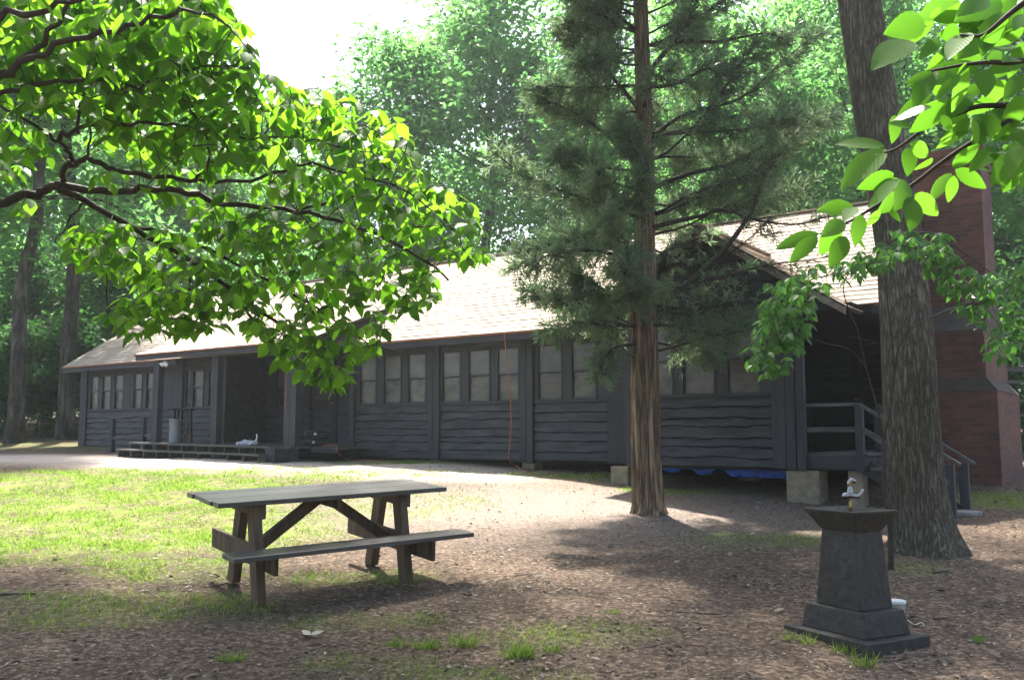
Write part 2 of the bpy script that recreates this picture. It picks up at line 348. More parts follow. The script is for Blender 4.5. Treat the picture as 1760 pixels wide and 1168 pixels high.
# ---------------------------------------------------------------- ground
def gpt(px, py):
    """ground point seen at a photo pixel"""
    lo, hi = 3.0, 60.0
    d = at(px, py, 1.0) - Vector((0, 0, EYE))
    for _ in range(50):
        mid = (lo + hi) / 2; p = Vector((0, 0, EYE)) + d * mid
        if p.z > gz(p.x, p.y): lo = mid
        else: hi = mid
    p = Vector((0, 0, EYE)) + d * lo; return Vector((p.x, p.y, gz(p.x, p.y)))
# grass patches: centre, half sizes (x, y), weight
PATCH = [(-7.0, 13.2, 4.4, 3.2, 1.0), (-4.6, 11.2, 2.6, 1.9, .9), (-2.6, 13.4, 2.2, 1.7, .28), (-5.5, 16.2, 4.5, 1.2, .55), (-3.2, 9.0, .9, .6, .55), (-1.45, 8.7, .8, .35, .36),
         (-.25, 5.9, .7, .3, .4), (-.9, 6.2, .5, .25, .3), (-3.4, 7.6, 1.6, .6, .35), (-1.2, 7.2, .8, .25, .22), (1.9, 15.6, 1.2, .6, .35), (2.5, 14.3, .9, .35, .8), (-1.2, 18.4, 2.4, .35, .75), (.9, 15.9, 1.0, .4, .6),
         (7.6, 13.4, 1.6, .7, .8), (2.9, 10.5, 1.0, .6, .25), (-15, 26, 8, 2.0, .5), (.4, 6.9, .7, .3, .3), (3.5, 9.0, .6, .4, .2)]
def grass_np(x, y):
    g = np.zeros_like(x)
    for cx, cy, rx, ry, w in PATCH:
        d = ((x - cx) / rx) ** 2 + ((y - cy) / ry) ** 2
        g = np.maximum(g, w * np.clip(1.5 - 1.1 * d, 0, 1))
    wob = .5 + .5 * np.sin(x * 3.1 + 1.7 * np.sin(y * 2.3)) * np.sin(y * 3.7 + 1.3 * np.sin(x * 1.9))
    return g * (.35 + .65 * wob)
def path_sunlit_np(x, y):
    # worn sandy path from the far left along the porch; c: sunlit patch by the cedar, painted pale
    d1 = np.abs(y - (17.6 - .34 * (x + 3)))            # roughly along the long wall
    a = np.clip(1.6 - d1 / 1.5, 0, 1)
    d2 = np.hypot((x - .6) / 3.6, (y - 13.0) / 2.6); c = np.clip(1.3 - d2, 0, 1) * .8
    fade = np.clip((1.2 - x) / 1.6, 0, 1)
    dx, dy = x - 1.678, y - 16.4; v = -dx * .585 - dy * .811
    return np.clip(np.maximum(a * fade, c * .45), 0, 1) * np.clip(v / .5, 0, 1)
def build_ground():
    xs = np.concatenate([np.linspace(-240, -30, 12), np.linspace(-28, -13, 16), np.arange(-12.4, 11, .13), np.linspace(12, 30, 19), np.linspace(35, 240, 12)])
    ys = np.concatenate([np.linspace(-60, 2, 16), np.arange(3, 22, .13), np.arange(22.5, 32, .5), np.linspace(34, 90, 20), np.linspace(100, 260, 9)])
    X, Y = np.meshgrid(xs, ys); x = X.ravel(); y = Y.ravel(); z = gz_np(x, y)
    rng = np.random.default_rng(2); z = z + rng.normal(0, .004, len(z)) * (np.abs(x) < 13)
    V = np.stack([x, y, z], 1); nx = len(xs); ny = len(ys)
    i = (np.arange(ny - 1)[:, None] * nx + np.arange(nx - 1)[None, :]).ravel()
    Fq = np.stack([i, i + 1, i + nx + 1, i + nx], 1)
    o = npmesh('ground', V, [Fq], M['ground'], None, None, True)
    for nme, val in (('grass', grass_np(x, y)), ('path', path_sunlit_np(x, y))):
        a = o.data.attributes.new(nme, 'FLOAT', 'POINT'); a.data.foreach_set('value', val.astype(np.float32))
    tag(o, kind='structure'); return o
build_ground()

def frustum_xy(rng, n, y0, y1, power=1.0):
    """points over the visible ground, denser near the camera"""
    y = y0 + (y1 - y0) * rng.random(n) ** power
    x = (rng.random(n) * 2 - 1) * (y * .60 + .5)
    return x, y
def inside_lodge(x, y):
    # footprint in lodge axes, used to keep grass and litter from growing through the building
    dx, dy = x - LO.x, y - LO.y; u = dx * LU.x + dy * LU.y; v = dx * LV.x + dy * LV.y
    return ((u > -17.3) & (u < 4.8) & (v < .05) & (v > -7)) | ((u > 1) & (u < 4.6) & (v < 1.2) & (v > -2)) | ((u > -11.9) & (u < -5.6) & (v < 2.1) & (v > -1)) | ((u > 4.4) & (u < 6) & (v > -4.6) & (v < -1.7))
LU = Vector((2230, -math.hypot(F, HZ - CY), 0)).normalized(); LV = Vector((LU.y, -LU.x, 0))
LO = at(1045, 792, 16.4)

def build_litter():
    rng = np.random.default_rng(5); n = 80000
    x, y = frustum_xy(rng, n, 4.6, 17.5, 1.25)
    cl = np.array([mn.noise(Vector((a * .9, b * .9, 5))) + .7 * mn.noise(Vector((a * 3.2, b * 3.2, 2))) for a, b in zip(x, y)])
    keep = (rng.random(n) > grass_np(x, y) * .75) & (rng.random(n) < .62 + .9 * cl) & ~inside_lodge(x, y); x, y = x[keep], y[keep]; n = len(x)
    L = rng.gamma(2.6, .0068, n) + .006; L = np.minimum(L, .065); L = np.where(rng.random(n) < .012, rng.uniform(.06, .10, n), L); W = L * rng.uniform(.25, .8, n); W = np.where(rng.random(n) < .06, .004, W)
    P = np.stack([x, y, gz_np(x, y) + .004 + rng.random(n) * .006], 1)
    a = rng.random(n) * 2 * np.pi; D = np.stack([np.cos(a), np.sin(a), rng.normal(.05, .18, n)], 1)
    N_ = np.stack([rng.normal(0, .35, n), rng.normal(0, .35, n), np.ones(n)], 1)
    var = np.clip(rng.beta(1.3, 2.6, n) + (rng.random(n) < .05) * .5, 0, 1)
    V, Fc, vr = leaves(P, D, N_, L, W, KITE, var, -.1)
    tag(npmesh('leaf_litter', V, Fc, M['chips'], vr), 'dry brown leaf litter and wood chips strewn over the dirt', 'leaf litter', kind='stuff')
def build_grass():
    rng = np.random.default_rng(8); n = 620000
    x, y = frustum_xy(rng, n, 4.8, 19.5, .9)
    g = grass_np(x, y); cl = np.array([.5 + .5 * mn.noise(Vector((a * 1.6, b * 1.6, 3))) + .35 * mn.noise(Vector((a * 6, b * 6, 9))) for a, b in zip(x, y)])
    keep = (rng.random(n) < g * np.clip(cl * 2.4 - .62, 0, 1.2)) & ~inside_lodge(x, y)
    x, y, g, cl = x[keep], y[keep], g[keep], cl[keep]; n = len(x)
    L = rng.gamma(4, .011, n) * (.6 + .8 * cl) + .015; near = np.clip(1.2 - (y - 5) / 8, .5, 1.15); L *= near ** .5; W = np.full(n, .006) * (1 + (y - 5) / 9)
    P = np.stack([x, y, gz_np(x, y) - .004], 1)
    a = rng.random(n) * 2 * np.pi; D = np.stack([np.cos(a) * .55, np.sin(a) * .55, rng.uniform(.45, 1.2, n)], 1)
    N_ = np.stack([rng.normal(0, 1, n), rng.normal(0, 1, n), np.full(n, .3)], 1)
    V, Fc, vr = leaves(P, D, N_, L, W, BLADE, rng.random(n), .25)
    print('grass blades', n)
    tag(npmesh('grass', V, Fc, M['grass'], vr), 'short patchy grass growing across the clearing', 'grass', kind='stuff')
build_litter(); build_grass()

# ================================================================ LODGE  (u along the long wall, v out of it, z up)
lodge = thing('camp_lodge', LO, 'long dark slate painted camp lodge with tan shingle roof and wavy siding', 'lodge', rz=math.atan2(LU.y, LU.x))
TF = lambda p: (p[0], -p[1], p[2])
def LMB(): return MB(TF)
rr = random.Random(4)
def lw(u, v, z): return LO + LU * u + LV * v + Vector((0, 0, z))

def siding(mb, u0, u1, v, z0, z1, seed, rows=None, wave=.023, clip=None):
    """live-edge lap boards; clip(z)->(u0,u1) for gables"""
    r = random.Random(seed); n_r = rows or max(3, round((z1 - z0) / .155))
    zs = [z0 + (z1 - z0) * k / n_r + (r.uniform(-.025, .025) if 0 < k < n_r else 0) for k in range(n_r + 1)]
    for k in range(n_r):
        a, b = (u0, u1)
        if clip: a, b = clip(zs[k] + .02)
        if b - a < .1: continue
        n = max(4, int((b - a) / .045)); ph = seed * 7.3
        top, bot, bk = [], [], []
        def edge(q, u):                                                   # live edge between board q-1 and board q
            if q == 0 or q == n_r: return 0 if q else .3 * wave * mn.noise(Vector((u * 3, ph, 1)))
            am = wave * (.45 + 1.0 * abs(mn.noise(Vector((q * 3.7, ph, 8))))); h = q * 11.3 + ph
            return am * (1.7 * mn.noise(Vector((u * 2.3, h, 1))) + 1.0 * mn.noise(Vector((u * 6.5, h, 4))))
        for i in range(n + 1):
            u = a + (b - a) * i / n
            w = edge(k, u)
            gap = .017 + .016 * mn.noise(Vector((u * 4, k * 5 + ph, 6)))
            t = zs[k + 1] + edge(k + 1, u) - (max(.004, gap) if k < n_r - 1 else 0)
            ut = u
            if clip:
                ca, cb = clip(zs[k + 1]); ut = min(max(u, ca), cb)
            top.append((ut, v + .004, t)); bot.append((u, v + .036, zs[k] + w)); bk.append((u, v + .012, zs[k] + w + .002))
        base = top + bot + bk; m_ = n + 1
        mb.add(base, [(i, i + 1, m_ + i + 1, m_ + i) for i in range(n)] + [(m_ + i, m_ + i + 1, 2 * m_ + i + 1, 2 * m_ + i) for i in range(n)])

def wallpart(name, mb, m='slate', fixn=False): return mb.build(name, M[m], lodge, fixn=fixn)

def post(u0, u1, v, z0, z1, t=.062, split=True):
    """pilaster of two planks with a groove"""
    mb = LMB(); g = rr.uniform(.4, .6)
    um = u0 + (u1 - u0) * g
    if split and u1 - u0 > .18:
        mb.box((u0, v - .02, z0), (um - .010, v + t, z1)); mb.box((um + .010, v - .02, z0 - .01), (u1, v + t + .012, z1))
    else: mb.box((u0, v - .02, z0), (u1, v + t, z1))
    return mb.build('post', M['slate_post'], lodge, bevel=.004)

def window(u0, u1, v, z0, z1, zm):
    """one opening: frame > upper film, lower film"""
    f = LMB(); fw = .035; d0, d1 = v - .03, v + .03
    f.box((u0, d0, z0), (u0 + fw, d1, z1)); f.box((u1 - fw, d0, z0), (u1, d1, z1))
    f.box((u0 + fw, d0, z0), (u1 - fw, d1, z0 + fw)); f.box((u0 + fw, d0, z1 - fw), (u1 - fw, d1, z1)); f.box((u0 + fw, d0, zm - .014), (u1 - fw, d1 - .008, zm + .014))
    w = f.build('window', M['slate_post'], lodge, bevel=.003)
    for nm, a, b, mm in (('upper_pane', zm + .014, z1 - fw, 'screen'), ('lower_pane', z0 + fw, zm - .014, 'pane')):
        p = LMB(); off = rr.uniform(-.006, .006) + (.008 if nm == 'upper_pane' else -.008)
        p.box((u0 + fw, v - .024 + off, a), (u1 - fw, v - .016 + off, b)); p.build(nm, M[mm + rr.choice(('', '', '_b'))], w)
    return w

def bay(u0, u1, v, z0, zs, ze, seed, wins, wz=(1.10, 2.12, 1.60), rows=None):
    """siding below the sill, sill board, mullions and windows, header above"""
    mb = LMB(); siding(mb, u0, u1, v, z0, zs, seed, rows); wallpart('siding', mb)
    mb = LMB(); mb.box((u0, v - .07, z0 + .01), (u1, v - .052, zs - .002)); wallpart('shade_backing', mb, 'shade_black')  # near-black sheet so the gaps between boards read as shadow lines
    s = LMB(); s.box((u0, v - .05, zs), (u1, v + .055, zs + .035)); s.build('sill', M['slate'], lodge, bevel=.004)
    h = LMB(); h.box((u0, v - .03, wz[1] + .002), (u1, v + .022, ze)); h.build('header', M['slate'], lodge)
    edges = [u0] + [x for w in wins for x in w] + [u1]
    ml = LMB()
    for k in range(0, len(edges), 2):
        if edges[k + 1] - edges[k] > .01: ml.box((edges[k] + .001, v - .03, zs + .036), (edges[k + 1] - .001, v + .018 + .004 * (k % 4), wz[1]))
    ml.build('mullions', M['slate_post'], lodge)
    for a, b in wins: window(a, b, v, wz[0] - .02, wz[1], wz[2])

ZE = 2.36
# main wall right of the porch
bay(-6.2, -4.1, 0, 0, 1.06, ZE, 1, [(-6.09, -5.57), (-5.40, -4.87), (-4.71, -4.19)])
bay(-3.82, -1.85, 0, 0, 1.05, ZE, 2, [(-3.80, -3.29), (-3.13, -2.57), (-2.42, -1.88)])
bay(-1.55, .02, 0, 0, 1.04, ZE, 3, [(-1.48, -.92), (-.75, -.20)], rows=6)
post(-6.32, -6.2, .0, -.05, ZE, .07, False)
post(-4.10, -3.82, 0, -.02, ZE); post(-1.85, -1.55, 0, -.05, ZE); post(.02, 1.06, 0, -.03, ZE, .05)
# left wing beyond the porch
bay(-16.75, -12.6, 0, -.15, 1.10, ZE, 5, [(-16.63, -16.19), (-16.04, -15.58), (-15.44, -14.99), (-14.55, -14.12), (-13.96, -13.54)], (1.15, 2.10, 1.66))
post(-17.1, -16.75, 0, -.2, ZE, .05)
# porch back wall: one bay flush, then a deep recess
bay(-12.3, -10.9, 0, .1, 1.10, ZE, 6, [(-12.24, -12.02), (-11.95, -11.48), (-11.31, -10.98)], (1.15, 2.08, 1.64))
post(-12.6, -12.3, 0, -.1, ZE)
post(-10.9, -10.55, 0, .2, ZE)
bay(-11.0, -8.95, -1.2, .1, 1.08, ZE, 7, [(-10.8, -10.35), (-10.2, -9.75), (-9.6, -9.15)], (1.15, 2.08, 1.62))
mb = LMB(); siding(mb, -8.0, -6.3, -1.2, .2, ZE, 8); wallpart('siding', mb)
for a_ in (((-10.62, -1.2, .2), (-10.56, -.02, ZE)), ((-6.3, -1.2, -.1), (-6.21, -.03, ZE))): mb = LMB(); mb.box(*a_); mb.build('recess_side', M['slate'], lodge)
d = LMB(); d.box((-8.92, -1.24, .27), (-8.05, -1.19, 2.2))
door = d.build('door', M['darkwood'], lodge, bevel=.004)
for z in (.5, 1.3): p = LMB(); p.box((-8.78, -1.192, z), (-8.19, -1.178, z + .6)); p.build('door_panel', M['slate'], door, bevel=.01)
k = LMB(); k.lathe((-8.14, -1.16, 1.2), [(.0, -.03), (.028, -.02), (.03, .0), (.02, .02), (0, .03)], 10); k.build('handle', M['brass'], door, True)
# porch posts
for a, b in ((-11.55, -11.3), (-9.3, -9.08), (-6.88, -6.5)): post(a, b, 1.28, .2, 2.2, .12)
# end walls, back wall, floor, gables
mb = LMB(); siding(mb, 0, 1, 0, 0, 1, 11)
def endwall(u, sgn, seed, v0=-6.25, v1=-.02, zb=-.2):
    """gable end wall across v, with boards; sgn = outward direction along u"""
    mb = MB(); tmp = MB()
    siding(tmp, v0, v1, 0, zb, ZE, seed); siding(tmp, v0, v1, 0, ZE, 4.55, seed + 1, clip=lambda z: (-3.1 - max(0, (4.6 - z)) / .65, min(v1, -3.1 + max(0, (4.6 - z)) / .65)))
    mb.add([(u + sgn * y, -x, z) for x, y, z in tmp.v], tmp.f)
    core = MB(); core.box((u - .08 if sgn > 0 else u + .05, -v1, zb), (u - .05 if sgn > 0 else u + .08, -v0, ZE)); core.build('shade_backing', M['shade_black'], lodge)  # core is the same near-black sheet, standing for shade in the gaps
    return mb.build('end_wall', M['slate'], lodge, fixn=False)
endwall(-17.06, -1, 21); endwall(4.6, 1, 31, v1=-1.5)
mb = LMB(); mb.box((4.52, -3.3, 0), (4.545, -1.5, 2.26)); mb.build('inner_lining', M['shade_black'], lodge)
mb = LMB(); mb.box((-17.05, -6.3, -1.0), (4.58, -6.22, ZE)); mb.build('back_wall', M['slate'], lodge)
mb = LMB(); mb.box((-17.0, -6.2, -.045), (4.55, -.09, -.01)); mb.box((1.12, -.09, -.045), (4.55, 1.10, -.01)); mb.build('floor', M['darkwood'], lodge)
mb = LMB(); mb.box((-17.0, -3.2, 0), (-16.9, -3.0, 2.3)); mb.box((-17.0, -2.6, 2.30), (4.5, -2.5, 2.34)); mb.build('ceiling_beam', M['shade_black'], lodge)
# right porch recess, its shade put into near-black walls
mb = LMB(); siding(mb, 1.13, 4.58, -3.3, .05, 2.26, 41); wallpart('siding', mb, 'shade_black')
d = LMB(); d.box((2.55, -3.3, .12), (3.45, -3.2, 2.12)); door2 = d.build('door', M['shade_black'], lodge, bevel=.004)
p = LMB(); p.box((2.7, -3.198, 1.2), (3.3, -3.19, 1.95)); p.build('door_panel', M['slate'], door2, bevel=.008)
k = LMB(); k.lathe((3.38, -3.16, 1.1), [(.0, -.03), (.028, -.02), (.03, .0), (.02, .02), (0, .03)], 10); k.build('handle', M['brass'], door2, True)
# bump-out
VB = 1.2
bay(1.30, 3.42, VB, 0, 1.02, 2.26, 51, [(1.34, 1.88), (2.0, 2.57), (2.73, 3.28)], (1.06, 2.12, 1.585), rows=7)
post(1.04, 1.30, VB, -.03, 2.26); post(3.42, 3.62, VB, -.02, 2.26, .05, False); post(3.63, 3.90, VB, -.03, 2.26, .066)
mb = MB(); mb.box((1.06, -1.18, 0), (1.12, 3.4, 2.3)); mb.build('side_wall', M['shade_black'], lodge)
mb = LMB(); mb.box((1.06, VB - .12, 0), (3.84, VB - .055, 2.3)); mb.build('inner_lining', M['shade_black'], lodge)
mb = LMB(); mb.box((1.13, -3.35, 2.27), (4.55, 1.1, 2.30)); mb.build('porch_ceiling', M['shade_black'], lodge)
GC, GP = 2.40, 3.52
mb = LMB(); siding(mb, 1.04, 3.88, VB + .005, 2.26, 3.46, 57, rows=8, wave=.02, clip=lambda z: (GC - max(0.01, (GP - .06 - z)) / .645, GC + max(0.01, (GP - .06 - z)) / .645)); mb.build('gable_siding', M['slate'], lodge, fixn=False)
mb = LMB(); mb.add([(.55, VB - .03, 2.24), (4.2, VB - .03, 2.24), (GC, VB - .03, GP - .08)], [(0, 1, 2)]); mb.build('gable_backing', M['shade_black'], lodge)
mb = LMB(); mb.box((.45, VB - .02, 2.20), (4.3, VB + .07, 2.255)); mb.build('gable_beam', M['slate'], lodge, bevel=.004)
mb = LMB(); mb.box((GC - .28, VB + .02, 2.90), (GC + .28, VB + .05, 2.94)); mb.add([(GC - .27, VB + .045, 2.95), (GC + .27, VB + .045, 2.95), (GC, VB + .045, 3.29)], [(0, 1, 2)]); mb.build('gable_vent', M['shade_black'], lodge)
# sill beam under right porch + deck
mb = LMB(); mb.box((3.905, 1.06, -.02), (4.66, 1.2, .17)); mb.box((4.54, -1.45, -.02), (4.66, 1.06, .16)); mb.build('porch_beam', M['slate'], lodge, bevel=.006)
mb = LMB()
for k in range(17): mb.box((3.9, -1.45 + k * .155, .172), (4.72, -1.45 + k * .155 + .148, .21))
mb.build('porch_floor', M['deck'], lodge, bevel=.003)
def rail(name, *bars):
    mb = LMB()
    for p, q, w, h in bars: mb.bar(TFv(p), TFv(q), w, h) if False else mb.bar(Vector(p), Vector(q), w, h)
    return mb.build(name, M['railwood'], lodge, bevel=.003)
rail('porch_railing', ((3.9, 1.16, .87), (4.66, 1.16, .87), .09, .045), ((3.9, 1.16, .53), (4.60, 1.16, .53), .045, .07))
for (u, v, zt, zb) in ((4.62, 1.17, .85, -.05), (4.62, .2, .85, .1)): p = LMB(); p.box((u - .05, v - .05, zb), (u + .05, v + .05, zt)); p.build('railing_post', M['slate_post'], lodge, bevel=.004)
rail('stair_handrail', ((4.62, 1.2, .88), (5.86, 1.2, .075), .075, .04)); rail('stair_handrail', ((4.62, .2, .88), (5.86, .2, .06), .075, .04))
rail('stair_midrail', ((4.66, 1.19, .53), (5.72, 1.19, -.16), .04, .07)); rail('stair_midrail', ((4.66, .2, .53), (5.72, .2, -.16), .04, .07))
for v in (1.17, .2): p = LMB(); p.box((5.66, v - .055, -.75), (5.78, v + .035, .08)); p.build('railing_post', M['slate_post'], lodge, bevel=.004)
for k in range(3):
    u = 4.74 + k * .30; z = .02 - k * .185
    p = LMB(); p.box((u, .22, z - .045), (u + .29, 1.15, z)); p.build('stair_tread', M['deck'], lodge, bevel=.004)
for v in (1.10, .27): p = LMB(); p.bar(Vector((4.68, v, .02)), Vector((5.66, v, -.60)), .045, .2); p.build('stringer', M['darkwood'], lodge)
# piers
for (u, v, w, d_) in ((.88, 1.02, .32, .32), (3.82, 1.0, .46, .42), (4.52, .98, .20, .26), (-1.7, -.14, .28, .28), (-3.95, -.14, .28, .28), (4.4, -1.3, .3, .3), (2.4, -.5, .3, .3)):
    c = lw(u, v, 0); zb = gz(c.x, c.y) - LO.z - .15
    if zb > -.05: continue
    p = LMB(); p.box((u - w / 2, v - d_ / 2, zb), (u + w / 2, v + d_ / 2, -.04 if u < 4.3 else -.03)); p.build('pier', M['pier'], lodge, bevel=.02)
# left porch deck and steps
def tilt(p): return Vector((p[0], p[1], p[2] - .013 * (p[0] + 11.5)))
mb = LMB()
for k in range(15):
    v = -1.2 + k * .186; mb.box((-11.75, v, .245), (-6.45 if v > .6 else -6.33, v + .18, .28), tilt)
mb.box((-6.45, .08, .245), (-5.7, 1.0, .28), tilt); mb.build('porch_floor', M['deck'], lodge, bevel=.003)
mb = LMB(); mb.box((-6.45, 1.005, .16), (-5.7, 1.03, .243), tilt); mb.box((-11.7, 1.30, -.1), (-6.5, 1.33, .24), tilt); mb.box((-6.75, 1.34, -.25), (-6.47, 1.95, .24), tilt); mb.build('porch_skirt', M['slate'], lodge)
mb = LMB(); mb.box((-11.75, 1.59, .245), (-6.76, 1.84, .282), tilt); mb.build('step_tread', M['deck'], lodge, bevel=.004)
mb = LMB(); mb.box((-11.75, 1.88, .095), (-6.72, 2.14, .132), tilt); mb.build('step_tread', M['deck'], lodge, bevel=.004)
for k in range(11):
    u = -11.7 + k * .495
    p = LMB(); p.box((u, 1.6, -.3), (u + .04, 1.83, .243), tilt); p.box((u + .001, 1.83, -.3), (u + .039, 2.12, .094), tilt); p.build('step_support', M['railwood'], lodge)
# ramp rail left of the steps
rail('ramp_handrail', ((-13.95, 1.0, .86), (-11.8, 1.0, .99), .08, .04)); rail('ramp_midrail', ((-13.9, 1.0, .36), (-11.8, 1.0, .47), .04, .06))
for u in (-13.8, -12.45): p = LMB(); p.box((u - .045, .95, -.4), (u + .045, 1.04, .88), None); p.build('railing_post', M['slate_post'], lodge)

# ---- roofs
def roof_slab(name, pA, pB, pC, pD, exposure=.16, thick=.05, soffit='darkwood', seed=0, mid=None):
    """courses between eave line A->B and ridge line D->C (u,v,z)"""
    pA, pB, pC, pD = map(Vector, (pA, pB, pC, pD)); r = random.Random(seed)
    slope = ((pD - pA).length + (pC - pB).length) / 2; n = max(2, round(slope / exposure)); nrm = (pB - pA).cross(pD - pA).normalized()
    if nrm.z < 0: nrm = -nrm
    mb = LMB()
    for k in range(n):
        t0, t1 = k / n, min(1, (k + 1.25) / n); a0, b0, a1, b1 = pA.lerp(pD, t0), pB.lerp(pC, t0), pA.lerp(pD, t1), pB.lerp(pC, t1)
        ns = max(2, int((b0 - a0).length / .3)); lo, hi, un = [], [], []
        for i in range(ns + 1):
            s = i / ns; j = r.uniform(-.004, .004); q = a0.lerp(b0, s); lo.append(q + nrm * (.017 + j)); un.append(q + nrm * .001); hi.append(a1.lerp(b1, s) + nrm * .003)
        mb.add(lo + hi + un, [(i, i + 1, ns + 1 + i + 1, ns + 1 + i) for i in range(ns)] + [(2 * ns + 2 + i, 2 * ns + 3 + i, i + 1, i) for i in range(ns)])
    ob = mb.build(name, M['roof'], lodge, fixn=False)
    sb = LMB(); dn = -nrm * thick
    sb.add([pA, pB, pC, pD, pA + dn, pB + dn, pC + dn, pD + dn], [(0, 1, 2, 3), (7, 6, 5, 4), (0, 4, 5, 1), (1, 5, 6, 2), (2, 6, 7, 3), (3, 7, 4, 0)]); sb.build('roof_deck', M[soffit], ob)
    return ob
RU0, RU1, RV, RZ = -17.3, 4.8, -3.1, 4.67
main_roof = roof_slab('roof', (RU0, .5, 2.33), (RU1, .5, 2.33), (RU1, RV, RZ), (RU0, RV, RZ), seed=1)
roof_slab('roof', (RU1, -6.7, 2.33), (RU0, -6.7, 2.33), (RU0, RV - .005, RZ), (RU1, RV - .005, RZ), seed=2)
# porch roof, flatter and carried further out
roof_slab('porch_roof', (-11.98, 1.62, 2.34), (-6.0, 1.62, 2.34), (-6.0, -.95, 3.34), (-11.98, -.95, 3.34), seed=3)
# gable roof: two slopes
VF = VB + .30; VK = -1.55; GR = 3.60; GS, GH = .645, 2.17
roof_slab('gable_roof', (GC + GH, VF, GR - GS * GH), (GC + GH, .6, GR - GS * GH), (GC, VK, GR), (GC, VF, GR), seed=4)
roof_slab('gable_roof', (GC - GH, .6, GR - GS * GH), (GC - GH, VF, GR - GS * GH), (GC, VF, GR), (GC, VK, GR), seed=5)
mb = LMB(); mb.bar(Vector((RU0, RV, RZ + .012)), Vector((RU1, RV, RZ + .012)), .2, .03); mb.bar(Vector((GC, VF, GR + .012)), Vector((GC, VK, GR + .012)), .18, .03); mb.build('ridge_cap', M['roof'], lodge)
def fascia(p, q, h=.14, t=.03, m='slate'):
    mb = LMB(); mb.bar(Vector(p), Vector(q), t, h); return mb.build('fascia', M[m], lodge)
fascia((RU0, .47, 2.25), (-12.0, .47, 2.25), .12, .03); fascia((-6.0, .47, 2.25), (.2, .47, 2.25), .12, .03); fascia((4.66, .47, 2.25), (4.8, .47, 2.25), .12, .03)
fascia((-11.98, 1.58, 2.265), (-6.0, 1.58, 2.265), .11, .03)
for a_, b_ in ((RU0, -12.0), (-6.0, .25), (4.70, 4.82)): mb = LMB(); mb.bar(Vector((a_, .515, 2.325)), Vector((b_, .515, 2.325)), .02, .04); mb.build('drip_edge', M['rust'], lodge)
mb = LMB(); mb.bar(Vector((-12.0, 1.635, 2.335)), Vector((-6.0, 1.635, 2.335)), .02, .03); mb.build('drip_edge', M['rust'], lodge)
for s in (-1, 1):
    mb = LMB(); mb.bar(Vector((GC, VF - .02, GR - .09)), Vector((GC + s * GH, VF - .02, GR - .09 - GS * GH)), .03, .13, up=(0, 1, 0)) if False else None
    a = Vector((GC, VF + .012, GR - .02)); b = Vector((GC + s * (GH + .01), VF + .012, GR - .02 - GS * (GH + .01))); dn = Vector((0, 0, -.10)); th = Vector((0, -.03, 0))
    mb = LMB(); mb.add([a, b, b + dn, a + dn, a + th, b + th, b + dn + th, a + dn + th], [(0, 1, 2, 3), (7, 6, 5, 4), (0, 4, 5, 1), (1, 5, 6, 2), (2, 6, 7, 3), (3, 7, 4, 0)]); mb.build('rake_board', M['rake'], lodge, bevel=.004)
for s in (1,):
    for u in (RU0 + .015, RU1 - .015):
        a = Vector((u, .5, 2.30)); b = Vector((u, RV, RZ - .03)); dn = Vector((0, 0, -.13)); th = Vector((.028 if u > 0 else -.028, 0, 0))
        mb = LMB(); mb.add([a, b, b + dn, a + dn, a + th, b + th, b + dn + th, a + dn + th], [(0, 1, 2, 3), (7, 6, 5, 4), (0, 4, 5, 1), (1, 5, 6, 2), (2, 6, 7, 3), (3, 7, 4, 0)]); mb.build('rake_board', M['slate'], lodge)
# floodlight under the porch eave
fl = LMB(); fl.box((-10.93, 1.42, 2.16), (-10.83, 1.5, 2.2)); flo = fl.build('floodlight', M['darkmetal'], lodge)
for du in (-.07, .07):
    p = LMB(); p.tube([(-10.88 + du * .5, 1.48, 2.15), (-10.88 + du, 1.54, 2.10), (-10.88 + du * 1.3, 1.58, 2.06), (-10.88 + du * 1.35, 1.585, 2.055)], [.025, .04, .06, .01], 12); p.build('bulb', M['bulb'], flo, True)
# chain down the porch post
ch = LMB(); ch.tube([(-6.78, 1.44, 2.1), (-6.77, 1.44, 1.5), (-6.79, 1.44, .95)], .012, 6); ch.build('chain', M['rust'], lodge)
# chimney
def prism(mb, q0, z0, q1, z1):
    (a0, b0, c0, d0), (a1, b1, c1, d1) = q0, q1
    vs = [(a0, c0, z0), (b0, c0, z0), (b0, d0, z0), (a0, d0, z0), (a1, c1, z1), (b1, c1, z1), (b1, d1, z1), (a1, d1, z1)]
    mb.add(vs, [(3, 2, 1, 0), (4, 5, 6, 7), (0, 1, 5, 4), (1, 2, 6, 5), (2, 3, 7, 6), (3, 0, 4, 7)])
BASE, MID, UP = (4.64, 5.87, -4.3, -1.96), (4.64, 5.72, -4.2, -1.98), (4.64, 5.70, -3.6, -2.6)
mb = LMB(); prism(mb, BASE, -1.1, BASE, 1.15); prism(mb, MID, 1.36, MID, 2.12); prism(mb, UP, 2.60, UP, 5.0)
prism(mb, (4.60, 5.74, -3.64, -2.56), 5.0, (4.60, 5.74, -3.64, -2.56), 5.14); prism(mb, (4.57, 5.77, -3.67, -2.53), 5.14, (4.57, 5.77, -3.67, -2.53), 5.28)
chim = mb.build('chimney', M['brick'], lodge, bevel=.006)
mb = LMB(); prism(mb, (BASE[0], BASE[1] + .01, BASE[2] - .01, BASE[3] + .01), 1.15, MID, 1.36); mb.build('shoulder', M['concrete'], chim)
mb = LMB(); prism(mb, (MID[0], MID[1] + .01, MID[2] - .01, MID[3] + .01), 2.12, UP, 2.60); mb.build('shoulder', M['concrete'], chim)

# ================================================================ things by the lodge
def at_l(u, v, z=None):
    p = lw(u, v, 0); p.z = LO.z + z if z is not None else gz(p.x, p.y); return p
dz = lambda u: .28 - .013 * (u + 11.5)
